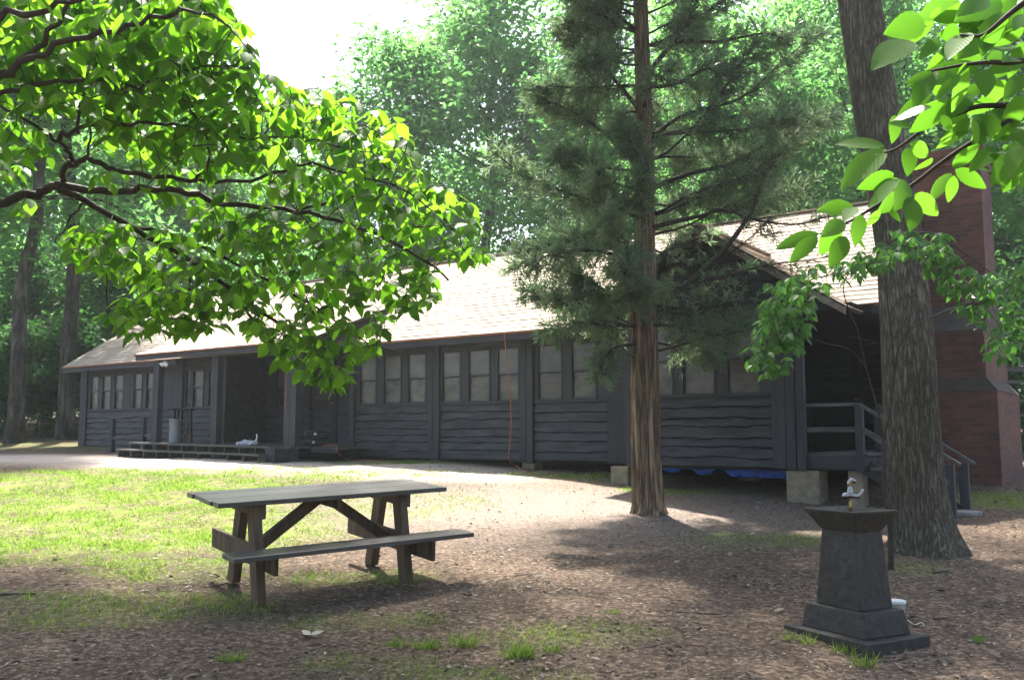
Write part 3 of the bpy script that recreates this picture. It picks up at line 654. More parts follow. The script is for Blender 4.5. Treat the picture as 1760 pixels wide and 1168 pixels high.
# trash can with tools
p = at_l(-10.95, 1.15, dz(-11.0))
t = thing('trash_can', p, 'pale galvanised trash can standing at the porch edge', 'trash can')
mb = MB(); mb.lathe((0, 0, 0), [(.128, 0), (.133, .02), (.131, .03), (.142, .52), (.152, .53), (.152, .55), (.14, .55), (.128, .05)], 24); mb.build('can_body', M['galv'], t, True)
p2 = at_l(-10.86, .92, dz(-11.1)); mb = MB(); mb.tube([p2, p2 + Vector((.05, .02, 1.05))], .014, 8); mb.box(p2 + Vector((-.12, -.03, 0)), p2 + Vector((.12, .03, .2)))
tag(mb.build('push_broom', M['stick'], None, origin=p2), 'wooden broom leaning up behind the galvanised trash can', 'broom')
p3 = at_l(-11.1, .85, dz(-11.2)); t = thing('stool', p3, 'dark stool behind the trash can on the porch', 'stool')
mb = MB(); mb.box((-.2, -.17, .76), (.22, .17, .80)); mb.build('seat', M['darkwood'], t, bevel=.006)
for x in (-.15, .15):
    for y in (-.12, .12): mb = MB(); mb.bar((x * 1.15, y * 1.2, 0), (x, y, .76), .04, .04); mb.build('leg', M['darkwood'], t)
# two black bags
for k, (dx, lab) in enumerate(((0, 'black nylon bag at the bottom of the stack on the porch'), (.03, 'black nylon bag lying on top of the other bag on the porch'))):
    b = at_l(-6.52 + dx, .85, .212 + k * .17); t = thing('duffel_bag', b, lab, 'bag', 'black bags stacked on the porch', rz=math.atan2(LU.y, LU.x) + .06 * k)
    bm = bmesh.new(); bmesh.ops.create_cube(bm, size=1)
    bmesh.ops.subdivide_edges(bm, edges=bm.edges, cuts=5, use_grid_fill=True)
    for vv in bm.verts:
        c = vv.co; r_ = (abs(c.x * 2) ** 3 + abs(c.y * 2) ** 3 + abs(c.z * 2) ** 3) ** (1 / 3)
        c *= 1 / max(r_, .6) * .95; w = mn.noise(Vector((c.x * 4 + k * 7, c.y * 4, c.z * 5))) * .09
        vv.co = Vector((c.x * (.58 + w), c.y * (.34 + w * .5), (c.z + .5) * (.17 + w * .2)))
    me = bpy.data.meshes.new('bag_body'); bm.to_mesh(me); bm.free(); me.materials.append(M['blackcloth']); me.polygons.foreach_set('use_smooth', [True] * len(me.polygons))
    o = bpy.data.objects.new('bag_body', me); COL.objects.link(o); o.parent = t
    mb = MB(); mb.tube([(-.12, -.165, .09), (-.08, -.2, .13), (0, -.215, .14), (.08, -.2, .13), (.12, -.165, .09)], .012, 6); mb.build('handle', M['blackcloth'], t, True)
    mb = MB(); mb.box((.10, -.178, .07), (.17, -.165, .12)); mb.build('tag', M['white'], t)
# white and blue bundle on the steps edge, with a bottle
b = at_l(-7.75, 1.62, dz(-7.7) + .004)
bm = bmesh.new(); bmesh.ops.create_icosphere(bm, subdivisions=3, radius=1)
for vv in bm.verts:
    c = vv.co.copy(); w = 1 + .35 * mn.noise(c * 2.1)
    vv.co = Vector((c.x * .22 * w, c.y * .12 * w, max(0, (c.z + .5) * .075 * w)))
me = bpy.data.meshes.new('plastic_bag'); bm.to_mesh(me); bm.free(); me.materials.append(M['palebag'])
o = bpy.data.objects.new('plastic_bag', me); COL.objects.link(o); o.location = b; tag(o, 'crumpled pale blue plastic bag lying on the porch edge', 'plastic bag')
b = at_l(-7.46, 1.66, dz(-7.5) + .004); mb = MB(); mb.bar((-.13, -.02, .02), (.06, .0, .1), .07, .02); mb.tube([(.05, 0, .1), (.07, .01, .2), (.05, .01, .24)], .015, 8)
o = mb.build('dustpan', M['white'], None, bevel=.004); o.location = b; o.rotation_euler = (0, 0, -.6); tag(o, 'white dustpan propped up beside the pale blue plastic bag', 'dustpan')
# cords and hose
def cord(name, pts, r, lab, cat, m='hose'):
    pts = [Vector(q) for q in pts]; out = []
    for i in range(len(pts) - 1):                                       # catmull-rom
        p0, p1, p2, p3 = pts[max(i - 1, 0)], pts[i], pts[i + 1], pts[min(i + 2, len(pts) - 1)]
        for k in range(7):
            s = k / 7; out.append(.5 * (2 * p1 + (p2 - p0) * s + (2 * p0 - 5 * p1 + 4 * p2 - p3) * s * s + (3 * p1 - p0 - 3 * p2 + p3) * s ** 3))
    out.append(pts[-1]); mb = MB(); mb.tube(out, r, 6); return tag(mb.build(name, M[m], None, True, origin=out[0]), lab, cat)
g = lambda px, py, dz_=.012: gpt(px, py) + Vector((0, 0, dz_))
cord('hose', [lw(-1.85, .54, 2.30), lw(-1.87, .40, 1.6), lw(-1.93, .22, .9), lw(-2.0, .16, .3), lw(-2.0, .2, .0), g(888, 803, .03), g(900, 808), g(915, 799), g(917, 808), g(905, 812), g(930, 816), g(955, 812)], .012, 'thin red hose hanging from the eave and curling on the ground', 'hose')
cord('extension_cord', [at_l(-6.28, .86, .24), at_l(-5.75, 1.0, .235), at_l(-5.62, 1.06, .1), g(588, 784), g(600, 791), g(640, 792), g(680, 796)], .011, 'red extension cord running from the black bags down to the ground', 'cord')
# tarp under the bump-out
mb = LMB(); rt = random.Random(3)
nu, nv = 60, 6; vs = []
for j in range(nv + 1):
    for i in range(nu + 1):
        u = 1.35 + 2.2 * i / nu; drop = .11 * (1 / (1 + math.exp(-(u - 2.62) * 30))) + .085 * math.exp(-((u - 2.22) / .16) ** 4) + .06 * math.exp(-((u - 1.7) / .14) ** 4) + .012
        vs.append((u, .98 + .04 * math.sin(i * .9) * (j / nv) + .03 * mn.noise(Vector((u * 7, j * .6, 0))), -.05 - drop * (j / nv) * (1 + .18 * mn.noise(Vector((u * 5, 3, 0))))))
mb = MB(lambda p: tuple(lw(*p) - lw(2.4, .62, -.2))); mb.add(vs, [(j * (nu + 1) + i, j * (nu + 1) + i + 1, (j + 1) * (nu + 1) + i + 1, (j + 1) * (nu + 1) + i) for j in range(nv) for i in range(nu)])
o = mb.build('tarp', M['tarp'], None, True, fixn=False); o.location = lw(2.4, .62, -.2); sm = o.modifiers.new('thick', 'SOLIDIFY'); sm.thickness = .01
tag(o, 'bright blue tarpaulin stuffed under the lodge floor', 'tarp')
# flagstone by the stair foot
fp = gpt(1650, 884); mb = MB(); mb.lathe((0, 0, 0), [(.24, -.03), (.27, .0), (.26, .045), (.2, .05)], 9); o = mb.build('flagstone', M['flag'], None, bevel=.006); o.location = fp; o.scale = (1.1, .8, 1); tag(o, 'flat grey flagstone at the foot of the side stairs', 'stone')
# rail fence beyond the chimney
fz = Vector((9.6, 18.2, 0)); fz.z = gz(fz.x, fz.y)
t = thing('rail_fence', fz, 'dark wooden rail fence running off behind the brick chimney', 'fence')
for z, h in ((.15, .08), (.95, .06), (1.22, .05), (1.6, .06), (1.85, .10)): mb = MB(); mb.bar((-1.6, .25, z), (3.2, -.2, z), .05, h); mb.build('rail', M['railwood'], t)
for x in (-1.2, .6, 2.6): mb = MB(); mb.bar((x, .2, -.2), (x, .2, 2.0), .1, .1); mb.build('fence_post', M['darkwood'], t)

# ================================================================ picnic table
TA = dict(c=(-1.71, 8.488, .255), yaw=.653, pi=.026, ro=.073)
a = Vector((math.cos(TA['yaw']) * math.cos(TA['pi']), math.sin(TA['yaw']) * math.cos(TA['pi']), math.sin(TA['pi'])))
b = Vector((-math.sin(TA['yaw']) * math.cos(TA['ro']), math.cos(TA['yaw']) * math.cos(TA['ro']), math.sin(TA['ro'])))
n = a.cross(b).normalized(); b = n.cross(a)
table = bpy.data.objects.new('picnic_table', None); COL.objects.link(table)
table.matrix_world = Matrix(((a.x, b.x, n.x, TA['c'][0]), (a.y, b.y, n.y, TA['c'][1]), (a.z, b.z, n.z, TA['c'][2]), (0, 0, 0, 1)))
tag(table, 'weathered wooden picnic table with only its near bench left', 'picnic table')
TL, TW = 2.17, .745
rt = random.Random(9)
mb = MB(); nb = 5; bw = TW / nb
for k in range(nb):
    e0, e1 = rt.uniform(-.012, .012), rt.uniform(-.012, .012); y0 = -TW / 2 + k * bw
    mb.box((-TL / 2 + e0, y0 + .003, .722 + rt.uniform(-.002, .002)), (TL / 2 + e1, y0 + bw - .003, .760 + rt.uniform(-.002, .002)))
mb.build('tabletop', M['table'], table, bevel=.004)
for s in (-1, 1):
    if s < 0:
        mb = MB(); mb.box((-TL / 2 - .02, -.785, .362), (TL / 2 + .03, -.535, .400)); mb.build('bench', M['table'], table, bevel=.004)
    x = s * .69
    mb = MB(); mb.box((x - .018, -.78 if s > 0 else -.62, .19), (x + .018, .80, .361)); mb.build('bench_support', M['tableleg'], table, bevel=.004)
    mb = MB(); mb.box((x - .018, -.34, .60), (x + .018, .34, .721)); mb.build('cleat', M['tableleg'], table, bevel=.004)
    for q in (-1, 1):
        mb = MB(); vs = []
        for z, y in ((-.06, .425), (.721, .255)):
            xl = x + q * .056; vs += [(xl - .037, q * (y - .07), z), (xl + .037, q * (y - .07), z), (xl + .037, q * (y + .07), z), (xl - .037, q * (y + .07), z)]
        mb.add(vs, [(3, 2, 1, 0), (4, 5, 6, 7), (0, 1, 5, 4), (1, 2, 6, 5), (2, 3, 7, 6), (3, 0, 4, 7)]); mb.build('leg', M['tableleg'], table, bevel=.004)
    mb = MB(); mb.bar((s * .06, 0, .68), (s * .66, 0, .27), .075, .09); mb.build('brace', M['tableleg'], table, bevel=.003)
mb = MB(); mb.box((-.02, -.33, .63), (.02, .33, .721)); mb.build('cleat', M['tableleg'], table, bevel=.003)

# ================================================================ drinking fountain
fc = Vector((2.47, 6.88, 0)); fc.z = gz(fc.x, fc.y) - .04
fo = thing('drinking_fountain', fc, 'dark stone drinking fountain on a stepped base with chrome spout', 'drinking fountain', rz=R(28.5))
def frust(mb, x0, y0, z0, x1, y1, z1): prism(mb, (-x0 / 2, x0 / 2, -y0 / 2, y0 / 2), z0, (-x1 / 2, x1 / 2, -y1 / 2, y1 / 2), z1)
mb = MB(); frust(mb, .63, .78, -.1, .62, .77, .095); mb.build('base_slab', M['stone'], fo, bevel=.008)
mb = MB(); frust(mb, .46, .59, .096, .40, .53, .265); mb.build('plinth', M['stone'], fo, bevel=.008)
mb = MB(); frust(mb, .335, .40, .266, .27, .31, .80); mb.build('pedestal', M['stone'], fo, bevel=.006)
mb = MB(); x0, y0, x1, y1 = .27, .31, .44, .47
frust(mb, x0, y0, .801, x1, y1, .935); bw_ = MB()
o_ = [(-1, -1), (1, -1), (1, 1), (-1, 1)]
vs = [(i * x0 / 2, j * y0 / 2, .801) for i, j in o_] + [(i * x1 / 2, j * y1 / 2, .935) for i, j in o_] + [(i * (x1 / 2 + .004), j * (y1 / 2 + .004), .952) for i, j in o_] + [(i * (x1 / 2 - .05), j * (y1 / 2 - .05), .950) for i, j in o_] + [(i * (x1 / 2 - .13), j * (y1 / 2 - .13), .895) for i, j in o_]
fs = [(3, 2, 1, 0)] + [(4 * l + k, 4 * l + (k + 1) % 4, 4 * l + 4 + (k + 1) % 4, 4 * l + 4 + k) for l in range(4) for k in range(4)] + [(16, 17, 18, 19)]
bw_.add(vs, fs); bowl = bw_.build('bowl', M['stone'], fo, bevel=.006)
mb = MB(); mb.tube([(.0, .0, .89), (.0, .0, 1.04)], .011, 10); sp = mb.build('standpipe', M['brass'], fo, True)
mb = MB(); mb.tube([(0, 0, 1.03), (0, 0, 1.06), (0, 0, 1.09), (0, 0, 1.10), (0, 0, 1.12), (.0, 0, 1.145), (.008, -.012, 1.16), (.02, -.02, 1.155), (.028, -.026, 1.14)], [.016, .022, .02, .014, .016, .02, .02, .016, .012], 14); mb.build('spout', M['chrome'], fo, True)
ca, sa = math.cos(-R(28.5)), math.sin(-R(28.5))
def fr_(x, y, z): return (x * ca - y * sa, x * sa + y * ca, z)
mb = MB(); mb.tube([fr_(-.06, -.01, 1.035), fr_(-.045, -.01, 1.045), fr_(-.02, -.005, 1.05), fr_(.03, 0, 1.045), fr_(.055, 0, 1.04), fr_(.075, 0, 1.055), fr_(.092, 0, 1.085), fr_(.095, 0, 1.095)], [.012, .025, .024, .018, .016, .014, .011, .006], 12); mb.build('handle', M['chrome'], fo, True)
tex = bpy.data.textures.new('stone_chips', 'CLOUDS'); tex.noise_scale = .06; tex.noise_depth = 3
for o in fo.children:
    if o.name.split('.')[0] in ('base_slab', 'plinth', 'pedestal', 'bowl'):
        sd = o.modifiers.new('cut', 'SUBSURF'); sd.subdivision_type = 'SIMPLE'; sd.levels = sd.render_levels = 5
        dp = o.modifiers.new('rough', 'DISPLACE'); dp.texture = tex; dp.strength = .009; dp.mid_level = .5; dp.texture_coords = 'LOCAL'
# white bucket behind it
bp = gpt(1541, 1062); bp.z = gz(bp.x, bp.y)
bk = thing('bucket', bp, 'small white plastic bucket tucked behind the drinking fountain', 'bucket')
mb = MB(); mb.lathe((0, 0, 0), [(.05, 0), (.055, .01), (.068, .115), (.074, .118), (.074, .13), (.066, .13), (.05, .02)], 22); mb.build('bucket_body', M['white'], bk, True)
mb = MB(); mb.lathe((0, 0, .1305), [(.072, 0), (.073, .006), (.06, .01), (.0, .011)], 22); mb.build('lid', M['white'], bk, True)
cord('rope', [g(1560, 1068), g(1572, 1076), g(1584, 1072), g(1588, 1078)], .006, 'short pale rope lying beside the drinking fountain', 'rope', 'paleleaf')

# ================================================================ trees
def fluted(mb, pts, rad, n, amp, kf, seed, flare=0, tw=0.0, fine=.02):
    """trunk skin with ridges; pts dense"""
    vs = []; fs = []
    pts = [Vector(p) for p in pts]
    for i, p in enumerate(pts):
        for k in range(n):
            th = 2 * math.pi * k / n; z = p.z
            cx_, sy_ = math.cos(th + tw * z), math.sin(th + tw * z)
            rg = mn.noise(Vector((cx_ * kf, sy_ * kf, z * .45 + seed))); fr = mn.noise(Vector((cx_ * 9, sy_ * 9, z * 1.6 + seed)))
            r_ = rad[i] * (1 + amp * (rg if amp < .08 and kf < 2 else -abs(rg) * 1.3 + .3) + fine * fr)
            if flare:
                hgt = max(0, 1 - (z - pts[0].z) / flare); rt_ = .5 + .5 * math.sin(th * 5 + seed) ; r_ *= 1 + hgt ** 3 * (.15 + .42 * rt_ ** 2)
            vs.append(p + Vector((math.cos(th) * r_, math.sin(th) * r_, 0)))
    for i in range(len(pts) - 1):
        fs += [(i * n + k, i * n + (k + 1) % n, (i + 1) * n + (k + 1) % n, (i + 1) * n + k) for k in range(n)]
    mb.add(vs, fs)
def dense(pts, rad, step):
    P, Q = [], []
    for i in range(len(pts) - 1):
        a_, b_ = Vector(pts[i]), Vector(pts[i + 1]); k = max(1, int((b_ - a_).length / step))
        for j in range(k): P.append(a_.lerp(b_, j / k)); Q.append(rad[i] + (rad[i + 1] - rad[i]) * j / k)
    P.append(Vector(pts[-1])); Q.append(rad[-1]); return P, Q
def smooth_poly(pts, k=6):
    pts = [Vector(p) for p in pts]; out = []
    for i in range(len(pts) - 1):
        p0, p1, p2, p3 = pts[max(i - 1, 0)], pts[i], pts[i + 1], pts[min(i + 2, len(pts) - 1)]
        for j in range(k):
            s = j / k; out.append(.5 * (2 * p1 + (p2 - p0) * s + (2 * p0 - 5 * p1 + 4 * p2 - p3) * s * s + (3 * p1 - p0 - 3 * p2 + p3) * s ** 3))
    out.append(pts[-1]); return out
def inpoly(px, py, poly):
    ins = np.zeros(len(px), bool); n_ = len(poly); j = n_ - 1
    for i in range(n_):
        xi, yi = poly[i]; xj, yj = poly[j]
        c_ = ((yi > py) != (yj > py)) & (px < (xj - xi) * (py - yi) / (yj - yi + 1e-9) + xi); ins ^= c_; j = i
    return ins

# ---- big oak at the right
YO = 9.9
oak_px = [(1592, 952, .33, 9.9), (1585, 905, .30, 9.9), (1573, 820, .285, 9.9), (1565, 700, .275, 9.9), (1558, 560, .262, 9.95), (1548, 430, .25, 10.0), (1530, 320, .243, 10.05), (1507, 200, .238, 10.1), (1484, 50, .23, 10.15), (1460, -110, .22, 10.2)]
pts = [at(x, y, Y) for x, y, r_, Y in oak_px]; pts[0].z = gz(pts[0].x, pts[0].y) - .12
rad = [q[2] for q in oak_px]
pts += [pts[-1] + Vector((-.25, .2, 1.6)), pts[-1] + Vector((-.2, .3, 3.6)), pts[-1] + Vector((.1, .2, 6.5)), pts[-1] + Vector((.3, .3, 9.5))]; rad += [.2, .17, .11, .04]
oak_base = Vector((pts[0].x, pts[0].y, gz(pts[0].x, pts[0].y)))
oak = thing('oak_tree', oak_base, 'massive grey barked tree trunk leaning left at the side of the lodge', 'tree')
mb = MB(); P_, R_ = dense(pts, rad, .05); fluted(mb, [p - oak_base for p in P_], R_, 120, .05, 7.0, 3.0, flare=.95, fine=.03)
oak_trunk = mb.build('trunk', M['oakbark'], oak, True, fixn=False)
def limb_pts(p0, dirv, length, rng, sag=.0, seg=6, wig=.18):
    d_ = Vector(dirv).normalized(); out = [Vector(p0)]
    for k in range(seg):
        d_ = (d_ + Vector((rng.normal(0, wig), rng.normal(0, wig), rng.normal(0, wig) - sag))).normalized(); out.append(out[-1] + d_ * length / seg)
    return out
def leaf_cloud(rng, centers, per, spread, L0, L1, flat=.6, wr=(.45, .62)):
    C = np.repeat(centers, per, 0); n_ = len(C); P = C + rng.normal(0, 1, (n_, 3)) * np.array([spread, spread, spread * flat])
    D = np.stack([rng.normal(0, 1, n_), rng.normal(0, 1, n_), rng.normal(-.35, .45, n_)], 1)
    N_ = np.stack([rng.normal(0, .7, n_), rng.normal(0, .7, n_), rng.normal(.7, .5, n_)], 1)
    L = rng.uniform(L0, L1, n_); W = L * rng.uniform(wr[0], wr[1], n_)
    tone = np.repeat(rng.random(len(centers)), per) * .55 + rng.random(n_) * .45
    return P, D, N_, L, W, tone
def crown_over(rng, n_, gx0, gx1, gy0, gy1, hh=4.0):
    """leaf clump centres above the frame, standing up-sun of a patch of ground"""
    out = []
    while len(out) < n_:
        gx, gy = rng.uniform(gx0, gx1), rng.uniform(gy0, gy1)
        hmin = (2.6 + .53 * gy) / (1 - .53 * SD.y / SD.z); h = hmin + rng.random() ** 1.3 * hh
        out.append((gx + SD.x / SD.z * h, gy + SD.y / SD.z * h, h))
    return np.array(out)
def limbs_to(mb, cen, stem, rng, k, r0, base):
    """limbs from the stem out to groups of clumps (k anchors), then twigs to every clump"""
    anc = cen[rng.choice(len(cen), k, replace=False)]; paths = []
    for a_ in anc:
        e = Vector(a_); zt = e.z - .35 * (e.xy - stem[-1].xy).length; p0 = min(stem, key=lambda p: abs(p.z - zt)); m_ = p0.lerp(e, .5) + Vector((rng.normal(0, .2), rng.normal(0, .2), .5))
        q = smooth_poly([p0, m_, e], 5)
        for p in q[1:]: p.z = max(p.z, EYE + .6 + .53 * (p.y + base.y) - base.z)
        paths += q; mb.tube(q, [r0 * (1 - .85 * t_ / (len(q) - 1)) for t_ in range(len(q))], 7)
    PA = np.array([tuple(p) for p in paths])
    for c in cen:
        i = int(np.linalg.norm(PA - c, axis=1).argmin()); mb.tube([Vector(PA[i]), Vector(c)], [.012, .004], 4, False)
def oak_crown():
    rng = np.random.default_rng(31); stem = [p - oak_base for p in smooth_poly(pts[9:], 4)]
    cen = np.concatenate([crown_over(rng, 150, .8, 7.5, 4.4, 10.2, 5.0), crown_over(rng, 40, 5.5, 9, 8, 13, 4.0), crown_over(rng, 40, .2, 3.6, 9.2, 11.2, 4.0)]) - np.array(oak_base)
    lb = MB(); limbs_to(lb, cen, stem, rng, 20, .08, oak_base); lb.build('limbs', M['oakbark'], oak, True, fixn=False)
    P, D, N_, L, W, T = leaf_cloud(rng, cen, 42, .45, .13, .21); V, Fc, vr = leaves(P, D, N_, L, W, KITE, T); npmesh('crown', V, Fc, M['woodleaf'], vr, oak)
oak_crown()

# ---- red cedar in the middle
ced_px = [(1115, 890, .21, 12.35), (1114, 860, .185, 12.35), (1110, 760, .17, 12.35), (1108, 620, .165, 12.35), (1107, 500, .15, 12.35), (1107, 380, .13, 12.35), (1108, 250, .11, 12.4), (1104, 100, .095, 12.4), (1100, -30, .085, 12.45), (1098, -200, .06, 12.5), (1096, -380, .02, 12.5)]
cpts = [at(x, y, Y) for x, y, r_, Y in ced_px]; cpts[0].z = gz(cpts[0].x, cpts[0].y) - .08; crad = [q[2] for q in ced_px]
ced_base = Vector((cpts[0].x, cpts[0].y, gz(cpts[0].x, cpts[0].y)))
ced = thing('cedar_tree', ced_base, 'red cedar with shaggy strip bark trunk and feathery foliage before the lodge gable', 'tree')
mb = MB(); P_, R_ = dense(cpts, crad, .05); fluted(mb, [p - ced_base for p in P_], R_, 84, .52, 1.8, 7.0, flare=.3, tw=.35, fine=.06); mb.build('trunk', M['cedarbark'], ced, True, fixn=False)
def on_trunk(py):
    for i in range(len(ced_px) - 1):
        if ced_px[i][1] >= py >= ced_px[i + 1][1]:
            s = (ced_px[i][1] - py) / (ced_px[i][1] - ced_px[i + 1][1]); return cpts[i].lerp(cpts[i + 1], s)
def cedar():
    rng = np.random.default_rng(17); mb = MB(); stems = []
    # limbs seen in the photo: start row on trunk, then points (px, py, Y)
    seen = [(540, [(1180, 490, 12.0), (1245, 428, 11.8), (1290, 365, 11.7), (1320, 292, 11.7), (1360, 240, 11.8), (1400, 195, 12.0)], .045),
            (395, [(1200, 372, 12.0), (1240, 360, 11.9), (1300, 378, 11.8), (1370, 385, 11.6), (1440, 365, 11.6)], .025),
            (140, [(1160, 75, 12.2), (1230, 72, 12.0), (1310, 58, 12.0), (1345, 64, 12.0)], .035), (150, [(1160, 145, 12.2), (1215, 118, 12.0), (1245, 130, 12), (1330, 90, 12)], .03),
            (330, [(1180, 300, 12.1), (1260, 280, 12), (1330, 240, 12.2), (1400, 210, 12.4), (1430, 195, 12.4)], .035), (250, [(1170, 200, 12.2), (1270, 170, 12.1), (1340, 110, 12.2), (1400, 60, 12.4)], .03),
            (470, [(1060, 440, 12.0), (1000, 430, 11.8), (940, 440, 11.7), (890, 455, 11.6)], .03), (380, [(1040, 350, 12.1), (970, 330, 12), (900, 300, 12), (850, 262, 12)], .03),
            (560, [(1060, 560, 12), (1000, 555, 11.8), (950, 560, 11.7)], .025), (590, [(1050, 600, 12), (1030, 640, 11.9)], .02), (560, [(1160, 560, 12), (1230, 575, 11.7), (1310, 560, 11.6)], .025),
            (520, [(1170, 540, 11.9), (1250, 530, 11.7), (1330, 520, 11.6)], .025), (300, [(1040, 230, 12.2), (980, 190, 12.2), (930, 170, 12.3)], .03), (200, [(1050, 130, 12.3), (1000, 90, 12.3), (965, 50, 12.4)], .03), (60, [(1040, 10, 12.3), (1000, -30, 12.4)], .03)]
    for py, q, r0 in seen:
        L_ = smooth_poly([on_trunk(py)] + [at(*e) for e in q], 5); stems.append((L_, r0, True))
    for k in range(92):
        py = 610 - 880 * rng.random() ** 1.05; p0 = on_trunk(max(py, -370)); az = rng.random() * 2 * math.pi
        hz = p0.z; ln = (2.15 - .1 * abs(hz - 3.5)) * rng.uniform(.55, 1.05) * (1.12 if math.cos(az) > 0 else .88); ln = max(.5, ln)
        L_ = limb_pts(p0, (math.cos(az), math.sin(az) * .9, rng.uniform(-.05, .45)), ln, rng, sag=-.02, seg=6, wig=.13); stems.append((L_, .018, False))
    P, D, T = [], [], []
    for L_, r0, seen_ in stems:
        m_ = len(L_); mb.tube([p - ced_base for p in L_], [r0 * (1 - .85 * j / (m_ - 1)) + .002 for j in range(m_)], 6)
        tot = sum((L_[i + 1] - L_[i]).length for i in range(m_ - 1)); tone = rng.random()
        nsp = int(tot * (62 if seen_ else 74))
        for _ in range(nsp):
            s = .28 + .72 * rng.random() ** .8; i = min(int(s * (m_ - 1)), m_ - 2); q = L_[i].lerp(L_[i + 1], s * (m_ - 1) - i); along = (L_[i + 1] - L_[i]).normalized()
            o_ = Vector((rng.normal(0, 1), rng.normal(0, 1), rng.normal(-.15, .8))).normalized(); d_ = (along * .7 + o_).normalized(); ln = rng.uniform(.14, .42) * (1.15 - .4 * s)
            tip = q + d_ * ln + Vector((0, 0, -.06 * ln))
            x_, y_ = (lambda p: (CX + F * p.x / (p.y * _c + (p.z - EYE) * _s), CY - F * (-p.y * _s + (p.z - EYE) * _c) / (p.y * _c + (p.z - EYE) * _s)))(tip)
            mb.tube([q - ced_base, tip - ced_base], [.004, .0015], 3, False)
            if tip.x > cpts[4].x + .12 and rng.random() < (.90 if 3.0 < tip.z < 4.5 else .42): continue
            if rng.random() < .14: continue
            tn = np.clip(.55 * tone + .45 * rng.random(), 0, 1)
            for w in range(22):
                a_ = q.lerp(tip, .25 + .75 * rng.random()); dd = (d_ * .8 + Vector((rng.normal(0, .55), rng.normal(0, .55), rng.normal(-.05, .5)))).normalized()
                P.append(a_ - ced_base); D.append(dd); T.append(tn)
    mb.build('branches', M['twig'], ced, True, fixn=False)
    P = np.array([tuple(p) for p in P]); D = np.array([tuple(p) for p in D]); n_ = len(P); print('cedar blades', n_)
    N_ = rng.normal(0, 1, (n_, 3)); L = rng.uniform(.05, .15, n_); W = rng.uniform(.011, .024, n_)
    V, Fc, vr = leaves(P, D, N_, L, W, KITE, np.clip(np.array(T) * .8 + rng.random(n_) * .2, 0, 1), .1); npmesh('crown', V, Fc, M['cedarleaf'], vr, ced)
cedar()

